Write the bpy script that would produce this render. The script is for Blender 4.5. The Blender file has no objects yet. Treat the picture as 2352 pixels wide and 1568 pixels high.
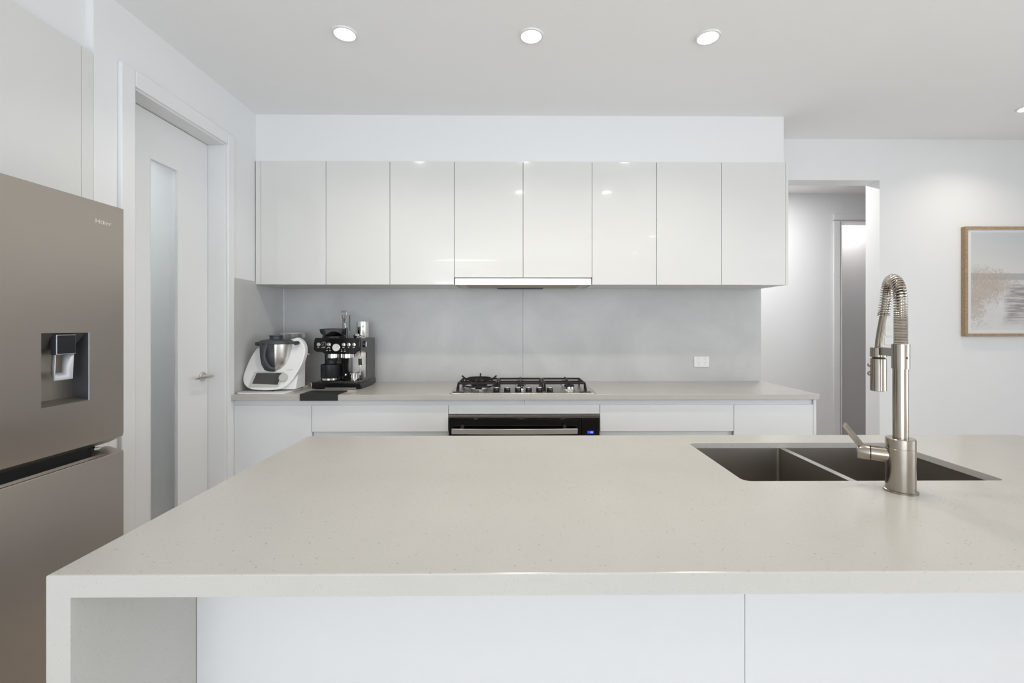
import bpy, bmesh, math, random
from mathutils import Vector, Matrix
random.seed(7)
scene = bpy.context.scene
COL = scene.collection
PI = math.pi

# ---------------------------------------------------------------- camera
F_PX, PX, PY, YAW, EYE = 1018.6, 1194.0, 746.5, 0.0086, 1.3097
cam_data = bpy.data.cameras.new('camera')
cam = bpy.data.objects.new('camera', cam_data)
COL.objects.link(cam)
cam_data.sensor_width = 36.0
cam_data.lens = F_PX * 36.0 / 2352.0
cam_data.shift_x = -(PX - 1176.0) / 2352.0
cam_data.shift_y = -(784.0 - PY) / 2352.0
cam_data.clip_start = 0.02
cam.location = (0, 0, EYE)
cam.rotation_euler = (PI / 2, 0, -YAW)
scene.camera = cam

# ---------------------------------------------------------------- world, daylight, exposure
scene.view_settings.view_transform = 'Standard'
scene.view_settings.look = 'None'
scene.view_settings.gamma = 1.0
scene.view_settings.use_curve_mapping = False
scene.view_settings.exposure = 0.41

world = bpy.data.worlds.new('sky')
scene.world = world
world.use_nodes = True
bg = world.node_tree.nodes['Background']
bg.inputs[0].default_value = (0.80, 0.90, 1.0, 1)
bg.inputs[1].default_value = 1.0

def area_light(name, loc, rot, sx, sy, power, color=(1, 1, 1), shape='RECTANGLE', spread=PI):
    d = bpy.data.lights.new(name, 'AREA')
    d.shape = shape
    d.size = sx
    if shape == 'RECTANGLE':
        d.size_y = sy
    d.energy = power
    d.color = color
    d.spread = spread
    o = bpy.data.objects.new(name, d)
    COL.objects.link(o)
    o.location = loc
    o.rotation_euler = rot
    return o

WIN_Y = -3.6
# daylight entering through the sliding door behind the viewer and the glazed side wall
area_light('daylight', (-0.3, WIN_Y + .05, 1.22), (PI / 2 + .30, 0, 0), 3.2, 2.2, 74, (0.885, 0.94, 1.0))
area_light('daylight', (6.85, -1.6, 1.22), (PI / 2 + .40, 0, PI / 2), 3.4, 2.2, 122, (0.90, 0.95, 1.0))
DOWNLIGHT_W = 2.8

# ---------------------------------------------------------------- pixel-ray helpers (2352x1568 frame) -> world metres
_s, _c = math.sin(YAW), math.cos(YAW)
def ray(x, y):
    r = (x - PX) / F_PX
    v = -(y - PY) / F_PX
    return Vector((_c * r + _s, -_s * r + _c, v))
def onY(x, y, Y):
    d = ray(x, y); t = Y / d.y
    return Vector((d.x * t, Y, EYE + d.z * t))
def onX(x, y, X):
    d = ray(x, y); t = X / d.x
    return Vector((X, d.y * t, EYE + d.z * t))
def onZ(x, y, Z):
    d = ray(x, y); t = (Z - EYE) / d.z
    return Vector((d.x * t, d.y * t, Z))

# ---------------------------------------------------------------- materials
def new_mat(name):
    m = bpy.data.materials.new(name)
    m.use_nodes = True
    return m, m.node_tree.nodes, m.node_tree.links, m.node_tree.nodes['Principled BSDF']

def mat(name, col, rough=0.5, metal=0.0, coat=0.0, noise=0.03, nscale=8.0, bump=0.0, bscale=200.0, aniso=None, emis=None, estr=0.0, spec=None):
    m, N, L, P = new_mat(name)
    P.inputs['Roughness'].default_value = rough
    P.inputs['Metallic'].default_value = metal
    if coat:
        P.inputs['Coat Weight'].default_value = coat
        P.inputs['Coat Roughness'].default_value = 0.03
    if spec is not None:
        P.inputs['Specular IOR Level'].default_value = spec
    tc = N.new('ShaderNodeTexCoord')
    nz = N.new('ShaderNodeTexNoise'); nz.inputs['Scale'].default_value = nscale; nz.inputs['Detail'].default_value = 3
    src = tc.outputs['Object']
    if aniso:
        mp = N.new('ShaderNodeMapping'); mp.inputs['Scale'].default_value = aniso
        L.new(src, mp.inputs[0]); src = mp.outputs[0]
    L.new(src, nz.inputs['Vector'])
    mx = N.new('ShaderNodeMix'); mx.data_type = 'RGBA'
    mx.inputs[6].default_value = tuple(max(0, c * (1 - noise)) for c in col) + (1,)
    mx.inputs[7].default_value = tuple(min(1, c * (1 + noise)) for c in col) + (1,)
    L.new(nz.outputs[0], mx.inputs[0]); L.new(mx.outputs[2], P.inputs['Base Color'])
    if bump:
        n2 = N.new('ShaderNodeTexNoise'); n2.inputs['Scale'].default_value = bscale
        L.new(src, n2.inputs['Vector'])
        b = N.new('ShaderNodeBump'); b.inputs['Strength'].default_value = bump; b.inputs['Distance'].default_value = 0.002
        L.new(n2.outputs[0], b.inputs['Height']); L.new(b.outputs[0], P.inputs['Normal'])
    if emis:
        P.inputs['Emission Color'].default_value = emis + (1,)
        P.inputs['Emission Strength'].default_value = estr
    return m

def glass_mat(name, col, rough=0.0, alpha_mix=0.0):
    m, N, L, P = new_mat(name)
    P.inputs['Base Color'].default_value = col + (1,)
    P.inputs['Roughness'].default_value = rough
    P.inputs['Transmission Weight'].default_value = 1.0
    P.inputs['IOR'].default_value = 1.45
    return m

def thin_glass(name, tint, refl=1.0, rough=0.02):
    m = bpy.data.materials.new(name); m.use_nodes = True
    N, L = m.node_tree.nodes, m.node_tree.links
    N.remove(N['Principled BSDF'])
    tr = N.new('ShaderNodeBsdfTransparent'); tr.inputs[0].default_value = tint + (1,)
    gl = N.new('ShaderNodeBsdfGlossy'); gl.inputs['Roughness'].default_value = rough
    fr = N.new('ShaderNodeFresnel'); fr.inputs[0].default_value = 1.45
    mu = N.new('ShaderNodeMath'); mu.operation = 'MULTIPLY'; mu.inputs[1].default_value = refl; mu.use_clamp = True
    L.new(fr.outputs[0], mu.inputs[0])
    mx = N.new('ShaderNodeMixShader'); L.new(mu.outputs[0], mx.inputs[0]); L.new(tr.outputs[0], mx.inputs[1]); L.new(gl.outputs[0], mx.inputs[2])
    L.new(mx.outputs[0], N['Material Output'].inputs[0])
    return m

def stone_mat(name, base=(0.48, 0.465, 0.435)):
    m, N, L, P = new_mat(name)
    P.inputs['Roughness'].default_value = 0.22
    tc = N.new('ShaderNodeTexCoord')
    wob = N.new('ShaderNodeTexNoise'); wob.inputs['Scale'].default_value = 300
    L.new(tc.outputs['Object'], wob.inputs['Vector'])
    addv = N.new('ShaderNodeMix'); addv.data_type = 'VECTOR'; addv.inputs[0].default_value = 0.004
    L.new(tc.outputs['Object'], addv.inputs[4]); L.new(wob.outputs[1], addv.inputs[5])
    n1 = N.new('ShaderNodeTexNoise'); n1.inputs['Scale'].default_value = 6; n1.inputs['Detail'].default_value = 6
    L.new(tc.outputs['Object'], n1.inputs['Vector'])
    mx = N.new('ShaderNodeMix'); mx.data_type = 'RGBA'
    mx.inputs[6].default_value = tuple(c * .955 for c in base) + (1,)
    mx.inputs[7].default_value = tuple(c * 1.045 for c in base) + (1,)
    L.new(n1.outputs[0], mx.inputs[0])
    prev = mx.outputs[2]
    for sc, thr, rr, colr, amt in ((110, .66, .23, (.24, .25, .28), .52), (210, .45, .27, (.30, .28, .26), .34), (330, .40, .35, (.34, .32, .29), .25)):
        v = N.new('ShaderNodeTexVoronoi'); v.inputs['Scale'].default_value = sc
        L.new(addv.outputs[1], v.inputs['Vector'])
        sep = N.new('ShaderNodeSeparateColor'); L.new(v.outputs['Color'], sep.inputs[0])
        g = N.new('ShaderNodeMath'); g.operation = 'GREATER_THAN'; g.inputs[1].default_value = thr
        L.new(sep.outputs[0], g.inputs[0])
        r2 = N.new('ShaderNodeMath'); r2.operation = 'MULTIPLY'; r2.inputs[1].default_value = rr * 1.2
        L.new(sep.outputs[1], r2.inputs[0])
        sub = N.new('ShaderNodeMath'); sub.operation = 'SUBTRACT'
        L.new(r2.outputs[0], sub.inputs[0]); L.new(v.outputs['Distance'], sub.inputs[1])
        sc2 = N.new('ShaderNodeMath'); sc2.operation = 'MULTIPLY'; sc2.inputs[1].default_value = 12; sc2.use_clamp = True
        L.new(sub.outputs[0], sc2.inputs[0])
        mul = N.new('ShaderNodeMath'); mul.operation = 'MULTIPLY'
        L.new(g.outputs[0], mul.inputs[0]); L.new(sc2.outputs[0], mul.inputs[1])
        m2 = N.new('ShaderNodeMath'); m2.operation = 'MULTIPLY'; m2.inputs[1].default_value = amt
        L.new(mul.outputs[0], m2.inputs[0])
        mm = N.new('ShaderNodeMix'); mm.data_type = 'RGBA'; mm.inputs[7].default_value = colr + (1,)
        L.new(m2.outputs[0], mm.inputs[0]); L.new(prev, mm.inputs[6])
        prev = mm.outputs[2]
    L.new(prev, P.inputs['Base Color'])
    return m

def splash_mat(name):
    m, N, L, P = new_mat(name)
    tc = N.new('ShaderNodeTexCoord')
    n1 = N.new('ShaderNodeTexNoise'); n1.inputs['Scale'].default_value = 1.8; n1.inputs['Detail'].default_value = 8; n1.inputs['Roughness'].default_value = .62
    n1.inputs['Distortion'].default_value = .6
    L.new(tc.outputs['Object'], n1.inputs['Vector'])
    cr = N.new('ShaderNodeValToRGB')
    cr.color_ramp.elements[0].position = .3; cr.color_ramp.elements[0].color = (.48, .485, .485, 1)
    cr.color_ramp.elements[1].position = .72; cr.color_ramp.elements[1].color = (.61, .61, .60, 1)
    L.new(n1.outputs[0], cr.inputs[0]); L.new(cr.outputs[0], P.inputs['Base Color'])
    n2 = N.new('ShaderNodeTexNoise'); n2.inputs['Scale'].default_value = 9; n2.inputs['Detail'].default_value = 5
    L.new(tc.outputs['Object'], n2.inputs['Vector'])
    mr = N.new('ShaderNodeMapRange'); mr.inputs[3].default_value = .30; mr.inputs[4].default_value = .55
    L.new(n2.outputs[0], mr.inputs[0]); L.new(mr.outputs[0], P.inputs['Roughness'])
    n3 = N.new('ShaderNodeTexNoise'); n3.inputs['Scale'].default_value = 90; n3.inputs['Detail'].default_value = 4
    L.new(tc.outputs['Object'], n3.inputs['Vector'])
    b = N.new('ShaderNodeBump'); b.inputs['Strength'].default_value = .25; b.inputs['Distance'].default_value = .002
    L.new(n3.outputs[0], b.inputs['Height']); L.new(b.outputs[0], P.inputs['Normal'])
    return m

def steel_mat(name, col=(.62, .60, .57), rough=.28, scale=(1, 1, 120), noise=.10, bump=.05):
    return mat(name, col, rough, 1.0, noise=noise, nscale=6, aniso=scale, bump=bump, bscale=10)

def oak_mat(name):
    m, N, L, P = new_mat(name)
    P.inputs['Roughness'].default_value = .55
    tc = N.new('ShaderNodeTexCoord'); mp = N.new('ShaderNodeMapping'); mp.inputs['Scale'].default_value = (6, 30, 30)
    L.new(tc.outputs['Object'], mp.inputs[0])
    n = N.new('ShaderNodeTexNoise'); n.inputs['Scale'].default_value = 5; n.inputs['Detail'].default_value = 6
    L.new(mp.outputs[0], n.inputs['Vector'])
    cr = N.new('ShaderNodeValToRGB')
    cr.color_ramp.elements[0].position = .3; cr.color_ramp.elements[0].color = (.30, .20, .115, 1)
    cr.color_ramp.elements[1].position = .7; cr.color_ramp.elements[1].color = (.46, .33, .20, 1)
    L.new(n.outputs[0], cr.inputs[0]); L.new(cr.outputs[0], P.inputs['Base Color'])
    return m

def floor_mat(name):
    m, N, L, P = new_mat(name)
    P.inputs['Roughness'].default_value = .4
    tc = N.new('ShaderNodeTexCoord'); mp = N.new('ShaderNodeMapping'); mp.inputs['Scale'].default_value = (2, 14, 1)
    L.new(tc.outputs['Object'], mp.inputs[0])
    n = N.new('ShaderNodeTexNoise'); n.inputs['Scale'].default_value = 3; n.inputs['Detail'].default_value = 8
    L.new(mp.outputs[0], n.inputs['Vector'])
    cr = N.new('ShaderNodeValToRGB')
    cr.color_ramp.elements[0].position = .3; cr.color_ramp.elements[0].color = (.50, .45, .40, 1)
    cr.color_ramp.elements[1].position = .7; cr.color_ramp.elements[1].color = (.64, .58, .52, 1)
    L.new(n.outputs[0], cr.inputs[0]); L.new(cr.outputs[0], P.inputs['Base Color'])
    return m

def print_mat(name):
    """pale seascape: hazy sky, thin sea band, white sand, dune grass left, wet rock strata right"""
    m, N, L, P = new_mat(name)
    P.inputs['Roughness'].default_value = .6
    tc = N.new('ShaderNodeTexCoord'); sx = N.new('ShaderNodeSeparateXYZ'); L.new(tc.outputs['Generated'], sx.inputs[0])
    u, v = sx.outputs[0], sx.outputs[2]
    def math_(op, a, b=None, clamp=False):
        n = N.new('ShaderNodeMath'); n.operation = op; n.use_clamp = clamp
        for i, q in enumerate((a, b)):
            if q is None: continue
            if isinstance(q, (int, float)): n.inputs[i].default_value = q
            else: L.new(q, n.inputs[i])
        return n.outputs[0]
    def mixc(f, a, b):
        n = N.new('ShaderNodeMix'); n.data_type = 'RGBA'
        L.new(f, n.inputs[0]) if not isinstance(f, (int, float)) else None
        for i, q in ((6, a), (7, b)):
            if isinstance(q, tuple): n.inputs[i].default_value = q + (1,)
            else: L.new(q, n.inputs[i])
        return n.outputs[2]
    def noise(scale, vec=(1, 1, 1), det=6, dist=0):
        mp = N.new('ShaderNodeMapping'); mp.inputs['Scale'].default_value = vec
        L.new(tc.outputs['Generated'], mp.inputs[0])
        n = N.new('ShaderNodeTexNoise'); n.inputs['Scale'].default_value = scale; n.inputs['Detail'].default_value = det
        n.inputs['Distortion'].default_value = dist
        L.new(mp.outputs[0], n.inputs['Vector']); return n.outputs[0]
    def step(x, e, w):
        return math_('MULTIPLY', math_('SUBTRACT', x, e), 1.0 / w, True)
    sky = mixc(step(v, .58, .42), (.66, .655, .64), (.50, .53, .56))
    sea = (.42, .44, .455)
    c = mixc(step(v, .575, .006), sea, sky)
    sand = mixc(noise(9), (.60, .60, .60), (.72, .715, .71))
    hor = math_('ADD', v, math_('MULTIPLY', noise(4), -.02))
    c = mixc(step(hor, .502, .01), sand, c)
    # wet strata on the right
    st = noise(7, (1, 1, 9), 5, .5)
    strata = mixc(step(st, .42, .2), (.22, .19, .19), (.56, .53, .53))
    edge = math_('ADD', u, math_('MULTIPLY', noise(8), .10))
    slant = math_('ADD', edge, math_('MULTIPLY', v, -.12))
    band = math_('MULTIPLY', step(slant, .27, .05), math_('SUBTRACT', 1.0, step(math_('ADD', v, math_('MULTIPLY', noise(10), .06)), .475, .03), True))
    band = math_('MULTIPLY', band, step(math_('ADD', v, math_('MULTIPLY', noise(6), -.1)), .0, .12))
    c = mixc(math_('MULTIPLY', band, .8), c, strata)
    # dune grass on the left
    def blob(cx, cy, rx, ry, ns, amt):
        du = math_('MULTIPLY', math_('SUBTRACT', u, cx), 1 / rx)
        dv = math_('MULTIPLY', math_('SUBTRACT', v, cy), 1 / ry)
        d = math_('SQRT', math_('ADD', math_('MULTIPLY', du, du), math_('MULTIPLY', dv, dv)))
        d = math_('ADD', d, math_('MULTIPLY', math_('SUBTRACT', ns, .5), amt))
        return math_('SUBTRACT', 1.0, step(d, .55, .5), True)
    ng = noise(34, (1.6, 1, .8), 8, 1.5)
    g1 = blob(.08, .45, .24, .20, ng, 1.6)
    g2 = blob(.20, .50, .18, .10, ng, 1.8)
    g3 = blob(.05, .24, .09, .15, noise(22, (1, 1, 1), 8, 2), 3.0)
    grass = mixc(noise(60, (2.0, 1, .7), 6, 1.0), (.24, .18, .14), (.66, .58, .52))
    for g, w in ((g1, .75), (g2, .45), (g3, .6)):
        c = mixc(math_('MULTIPLY', g, w), c, grass)
    # the white border of the print
    mu = math_('MULTIPLY', step(u, .028, .002), math_('SUBTRACT', 1.0, step(u, .972, .002), True))
    mv = math_('MULTIPLY', step(v, .035, .002), math_('SUBTRACT', 1.0, step(v, .972, .002), True))
    c = mixc(math_('MULTIPLY', mu, mv), (.74, .74, .735), c)
    L.new(c, P.inputs['Base Color'])
    return m

M = {
    'wall': mat('wall_paint', (.80, .805, .81), .75, noise=.008, bump=.04, bscale=350),
    'ceiling': mat('ceiling_paint', (.92, .925, .93), .85, noise=.006),
    'trim': mat('trim_enamel', (.79, .795, .80), .35, noise=.005),
    'gloss': mat('gloss_white_laminate', (.72, .715, .695), .12, noise=.008, coat=.6),
    'satin': mat('satin_white_laminate', (.75, .76, .768), .38, noise=.006),
    'panel': mat('satin_white_darkened', (.655, .66, .665), .42, noise=.006),  # satin white copy with shade put in, tempering daylight on the island front
    'carcass': mat('white_carcass', (.74, .74, .735), .5, noise=.01),
    'dark_gap': mat('shadow_gap_grey', (.30, .30, .29), .7, noise=.02),
    'stone': stone_mat('speckled_quartz'),
    'splash': splash_mat('concrete_look_panel'),
    'fridge': mat('brown_steel', (.42, .38, .34), .38, 1.0, noise=.02, nscale=4, aniso=(1, 1, 60)),
    'fridge_dark': mat('dark_taupe_plastic', (.10, .09, .08), .4, noise=.05),
    'fridge_side': mat('dark_grey_metal', (.06, .06, .06), .5, noise=.03),
    'side_grey': mat('charcoal_metal', (.11, .11, .11), .4, .3, noise=.03),
    'steel': steel_mat('brushed_steel'),
    'tap_steel': steel_mat('brushed_nickel', (.36, .325, .28), .18, (60, 60, 1), .08, .03),
    'chrome': mat('chrome', (.80, .79, .77), .08, 1.0, noise=.02),
    'spring': mat('spring_steel', (.48, .44, .39), .16, 1.0, noise=.02),
    'sink': mat('sink_steel', (.34, .31, .28), .42, 1.0, noise=.08, nscale=10, bump=.03, bscale=120),
    'black': mat('gloss_black', (.006, .006, .007), .14, noise=.2, spec=.4),
    'black_satin': mat('satin_black', (.012, .013, .015), .38, noise=.15, spec=.35),
    'iron': mat('cast_iron', (.012, .011, .011), .42, spec=.3, noise=.3, nscale=60, bump=.3, bscale=400),
    'rubber': mat('black_rubber', (.014, .014, .015), .6, noise=.2),
    'white_plastic': mat('white_plastic', (.80, .80, .79), .28, noise=.01),
    'grey_plastic': mat('grey_plastic', (.52, .51, .49), .35, noise=.02),
    'lid': mat('charcoal_plastic', (.045, .047, .055), .42, noise=.1),
    'smoke': thin_glass('smoked_plastic', (.62, .61, .61), .8),
    'glass': thin_glass('clear_glass', (.97, .98, .98), .7),
    'frost': glass_mat('frosted_glass', (.80, .83, .82), .55),
    'oven_glass': mat('oven_glass', (.004, .0035, .003), .05, noise=.2, spec=.25),
    'oak': oak_mat('oak_frame'),
    'floor': floor_mat('brown_oak_floor'),
    'print': print_mat('seascape_print'),
    'screen': mat('dark_screen', (.03, .027, .024), .04, noise=.1, coat=1.0),
    'lamp': mat('lamp_glow', (1, 1, 1), .5, emis=(1.0, .97, .92), estr=14.0),
    'blue_glow': mat('blue_display', (.01, .015, .1), .3, emis=(.02, .05, .55), estr=1.0),
    'white_glow': mat('white_digits', (.8, .8, .9), .3, emis=(.75, .8, 1.0), estr=1.2),
    'logo': mat('silver_lettering', (.80, .79, .77), .35, noise=.01),
    'dial': mat('dial_face', (.78, .77, .73), .25, noise=.02),
    'button': mat('satin_steel_button', (.82, .80, .76), .22, 1.0, noise=.02),
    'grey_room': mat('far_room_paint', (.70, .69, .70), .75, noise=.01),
    'kraft': mat('tan_filter', (.42, .33, .22), .5, noise=.08),
    'beans': mat('dark_goods', (.11, .09, .075), .6, noise=.5, nscale=80),
    'silver_frame': mat('silver_plastic', (.58, .60, .64), .38, .15, noise=.02),
}

# ---------------------------------------------------------------- mesh helpers
class MB:
    def __init__(self):
        self.v = []; self.f = []; self.smooth = []
    def add(self, verts, faces, smooth=False):
        k = len(self.v)
        self.v += [tuple(p) for p in verts]
        for f in faces:
            self.f.append(tuple(i + k for i in f)); self.smooth.append(smooth)
        return self
    def box(self, x0, x1, y0, y1, z0, z1):
        p = [(x0, y0, z0), (x1, y0, z0), (x1, y1, z0), (x0, y1, z0), (x0, y0, z1), (x1, y0, z1), (x1, y1, z1), (x0, y1, z1)]
        return self.add(p, [(0, 3, 2, 1), (4, 5, 6, 7), (0, 1, 5, 4), (1, 2, 6, 5), (2, 3, 7, 6), (3, 0, 4, 7)])
    def prism(self, pts, vec, smooth=False):
        """closed 3D polygon extruded along vec"""
        n = len(pts); vec = Vector(vec)
        a = [Vector(p) for p in pts]; b = [p + vec for p in a]
        self.add(a + b, [tuple(range(n - 1, -1, -1)), tuple(range(n, 2 * n))])
        self.add(a + b, [(i, (i + 1) % n, (i + 1) % n + n, i + n) for i in range(n)], smooth)
        return self
    def lathe(self, prof, origin=(0, 0, 0), axis=(0, 0, 1), seg=32, a0=0, a1=2 * PI, caps=True):
        """profile [(r, h)...] turned about an axis"""
        ax = Vector(axis).normalized(); o = Vector(origin)
        t = Vector((1, 0, 0)) if abs(ax.x) < .9 else Vector((0, 1, 0))
        e1 = (t - ax * t.dot(ax)).normalized(); e2 = ax.cross(e1)
        full = abs(a1 - a0 - 2 * PI) < 1e-6
        ns = seg if full else seg + 1
        vs = []
        for r, h in prof:
            for i in range(ns):
                a = a0 + (a1 - a0) * i / seg
                vs.append(o + ax * h + (e1 * math.cos(a) + e2 * math.sin(a)) * max(r, 1e-5))
        fs = []
        for j in range(len(prof) - 1):
            for i in range(seg):
                k = (i + 1) % ns if full else i + 1
                fs.append((j * ns + i, j * ns + k, (j + 1) * ns + k, (j + 1) * ns + i))
        self.add(vs, fs, True)
        if caps and full:
            k = len(self.v) - len(vs)
            for j, rev in ((0, True), (len(prof) - 1, False)):
                if prof[j][0] > 1e-4:
                    idx = [k + j * ns + i for i in range(ns)]
                    self.f.append(tuple(reversed(idx)) if rev else tuple(idx)); self.smooth.append(False)
        return self
    def cyl(self, p0, p1, r, seg=24, r1=None):
        p0 = Vector(p0); p1 = Vector(p1); d = p1 - p0
        return self.lathe([(r, 0), (r if r1 is None else r1, d.length)], p0, d, seg)
    def tube(self, pts, r, seg=10, closed=False, rs=None):
        pts = [Vector(p) for p in pts]; n = len(pts)
        tang = []
        for i in range(n):
            if closed: t = pts[(i + 1) % n] - pts[i - 1]
            else: t = pts[min(i + 1, n - 1)] - pts[max(i - 1, 0)]
            tang.append(t.normalized())
        up = Vector((0, 0, 1)) if abs(tang[0].z) < .9 else Vector((1, 0, 0))
        nrm = (up - tang[0] * up.dot(tang[0])).normalized()
        vs = []
        for i in range(n):
            nrm = (nrm - tang[i] * nrm.dot(tang[i])).normalized()
            b = tang[i].cross(nrm)
            rr = rs[i] if rs else r
            for k in range(seg):
                a = 2 * PI * k / seg
                vs.append(pts[i] + (nrm * math.cos(a) + b * math.sin(a)) * rr)
        fs = []
        for i in range(n if closed else n - 1):
            j = (i + 1) % n
            for k in range(seg):
                l = (k + 1) % seg
                fs.append((i * seg + k, i * seg + l, j * seg + l, j * seg + k))
        self.add(vs, fs, True)
        if not closed:
            k0 = len(self.v) - len(vs)
            self.f.append(tuple(k0 + k for k in reversed(range(seg)))); self.smooth.append(False)
            self.f.append(tuple(k0 + (n - 1) * seg + k for k in range(seg))); self.smooth.append(False)
        return self
    def build(self, name, material, parent=None, bevel=0.0, bseg=2, smooth_angle=None, origin=None):
        me = bpy.data.meshes.new(name)
        o_ = Vector(origin) if origin is not None else Vector((0, 0, 0))
        me.from_pydata([tuple(Vector(p) - o_) for p in self.v], [], self.f)
        me.polygons.foreach_set('use_smooth', self.smooth)
        bm = bmesh.new(); bm.from_mesh(me)
        bmesh.ops.remove_doubles(bm, verts=bm.verts, dist=1e-6)
        bmesh.ops.recalc_face_normals(bm, faces=bm.faces)
        bm.to_mesh(me); bm.free()
        me.set_sharp_from_angle(angle=math.radians(38))
        me.materials.append(material)
        ob = bpy.data.objects.new(name, me)
        COL.objects.link(ob)
        if origin is not None: ob.location = o_
        if parent is not None:
            attach(ob, parent)
        if bevel:
            b = ob.modifiers.new('bevel', 'BEVEL'); b.width = bevel; b.segments = bseg; b.limit_method = 'ANGLE'; b.angle_limit = math.radians(40)
            b.harden_normals = False
        return ob

def world_loc(o):
    p = Vector(o.location)
    while o.parent:
        o = o.parent; p = p + Vector(o.location)
    return p
def attach(ob, parent):
    """parents here are never rotated or scaled, so the offset is a plain subtraction"""
    w = Vector(ob.location)
    ob.parent = parent
    ob.location = w - world_loc(parent)

def tag(o, label=None, cat=None, group=None, kind=None):
    if label: o['label'] = label
    if cat: o['category'] = cat
    if group: o['group'] = group
    if kind: o['kind'] = kind
    return o
def thing(name, loc, label, cat, group=None):
    o = bpy.data.objects.new(name, None); COL.objects.link(o)
    o.location = loc; o.empty_display_size = .05
    return tag(o, label, cat, group)
def struct(o):
    o['kind'] = 'structure'; return o
def catmull(pts, n=8, closed=True):
    out = []; m = len(pts)
    rng = range(m) if closed else range(m - 1)
    for i in rng:
        if closed: p = [pts[(i + k) % m] for k in (-1, 0, 1, 2)]
        else: p = [pts[max(0, i - 1)], pts[i], pts[i + 1], pts[min(m - 1, i + 2)]]
        p = [Vector(q) for q in p]
        for k in range(n):
            t = k / n
            out.append(.5 * ((2 * p[1]) + (p[2] - p[0]) * t + (2 * p[0] - 5 * p[1] + 4 * p[2] - p[3]) * t * t + (3 * p[1] - p[0] - 3 * p[2] + p[3]) * t ** 3))
    if not closed: out.append(Vector(pts[-1]))
    return out
def rrect(x0, x1, y0, y1, r, n=6):
    out = []
    for cx, cy, a in ((x1 - r, y1 - r, 0), (x0 + r, y1 - r, 90), (x0 + r, y0 + r, 180), (x1 - r, y0 + r, 270)):
        for k in range(n + 1):
            t = math.radians(a + 90 * k / n)
            out.append((cx + r * math.cos(t), cy + r * math.sin(t)))
    return out
def text_mesh(name, body, size, mtl, parent, matrix, extrude=.0004, offset=0.0):
    cu = bpy.data.curves.new(name, 'FONT'); cu.body = body; cu.size = size; cu.extrude = extrude; cu.offset = offset
    tmp = bpy.data.objects.new('tmp', cu); COL.objects.link(tmp)
    dg = bpy.context.evaluated_depsgraph_get()
    me = bpy.data.meshes.new_from_object(tmp.evaluated_get(dg))
    bpy.data.objects.remove(tmp)
    me.transform(matrix)
    me.materials.clear(); me.materials.append(mtl)
    o = bpy.data.objects.new(name, me); COL.objects.link(o)
    if parent: attach(o, parent)
    return o

# ================================================================= THE ROOM
XL, YB, H = -1.69, 3.24, 2.677
WT = .13
struct(MB().box(-2.6, 7.1, -3.75, 6.6, -.1, 0).build('floor', M['floor']))
struct(MB().box(-2.6, 7.1, -3.75, 6.6, H, H + .1).build('ceiling', M['ceiling']))

# back wall with the opening to the hall
OPX0, OPX1, OPZ = 1.793, 2.675, 2.375
w = MB()
w.box(-2.45, OPX0, YB, YB + WT, 0, H)
w.box(OPX1, 7.0, YB, YB + WT, 0, H)
w.box(OPX0, OPX1, YB, YB + WT, OPZ, H)
struct(w.build('wall_back', M['wall']))
# dropped bulkhead over the wall cabinets
struct(MB().box(XL, 1.757, 2.896, YB, 2.374, H).build('trim_1', M['wall']))

# left wall: door opening, then the fridge recess, then plain wall
DY0, DY1, DZ = 1.973, 2.583, 2.352
w = MB()
w.box(XL - WT, XL, 1.789, DY0 - .012, 0, H)
w.box(XL - WT, XL, DY1 + .012, YB, 0, H)
w.box(XL - WT, XL, DY0 - .012, DY1 + .012, DZ + .012, H)
w.box(-2.45, XL - WT, 1.789, 1.85, 0, H)      # recess side
w.box(-2.45, -2.35, .80, 1.789, 0, H)          # recess back
w.box(-2.45, XL, -3.6, .86, 0, H)
w.box(-2.45, -2.35, 1.85, YB, 0, H)
struct(w.build('wall_left', M['wall']))
struct(MB().box(-2.35, -1.72, .86, 1.789, 2.397, H).build('trim_2', M['wall']))

# right and rear walls with glazing
w = MB()
w.box(4.6, 4.7, .7, YB, 0, H); w.box(4.7, 7.0, .7, .8, 0, H); w.box(6.9, 7.0, .1, .7, 0, H); w.box(6.9, 7.0, -3.6, -3.3, 0, H); w.box(6.9, 7.0, -3.3, .1, 2.35, H)  # first boxes: unseen nib added to keep side daylight off the back wall
struct(w.build('wall_right_shade_nib', M['wall']))
w = MB()
w.box(-2.45, -1.9, -3.7, -3.6, 0, H); w.box(1.3, 7.0, -3.7, -3.6, 0, H); w.box(-1.9, 1.3, -3.7, -3.6, 2.35, H)
struct(w.build('wall_rear', M['wall']))
def window(name, a, b, axis):
    f = MB(); t = .05; mid = (a + b) / 2
    def bar(u0, u1, z0, z1):
        if axis == 'x': f.box(u0, u1, -3.69, -3.61, z0, z1)
        else: f.box(6.91, 6.99, u0, u1, z0, z1)
    bar(a, a + t, 0, 2.35); bar(b - t, b, 0, 2.35); bar(mid - t / 2, mid + t / 2, 0, 2.35); bar(a, b, 0, t); bar(a, b, 2.3, 2.35)
    o = struct(f.build(name, M['trim']))
    for u0, u1 in ((a + t, mid - t / 2), (mid + t / 2, b - t)):
        g = MB()
        if axis == 'x': g.box(u0, u1, -3.655, -3.645, t, 2.3)
        else: g.box(6.945, 6.955, u0, u1, t, 2.3)
        g.build('pane', M['glass'], o)
window('window_1', -1.9, 1.3, 'x'); window('window_2', -3.3, .1, 'y')

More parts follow.
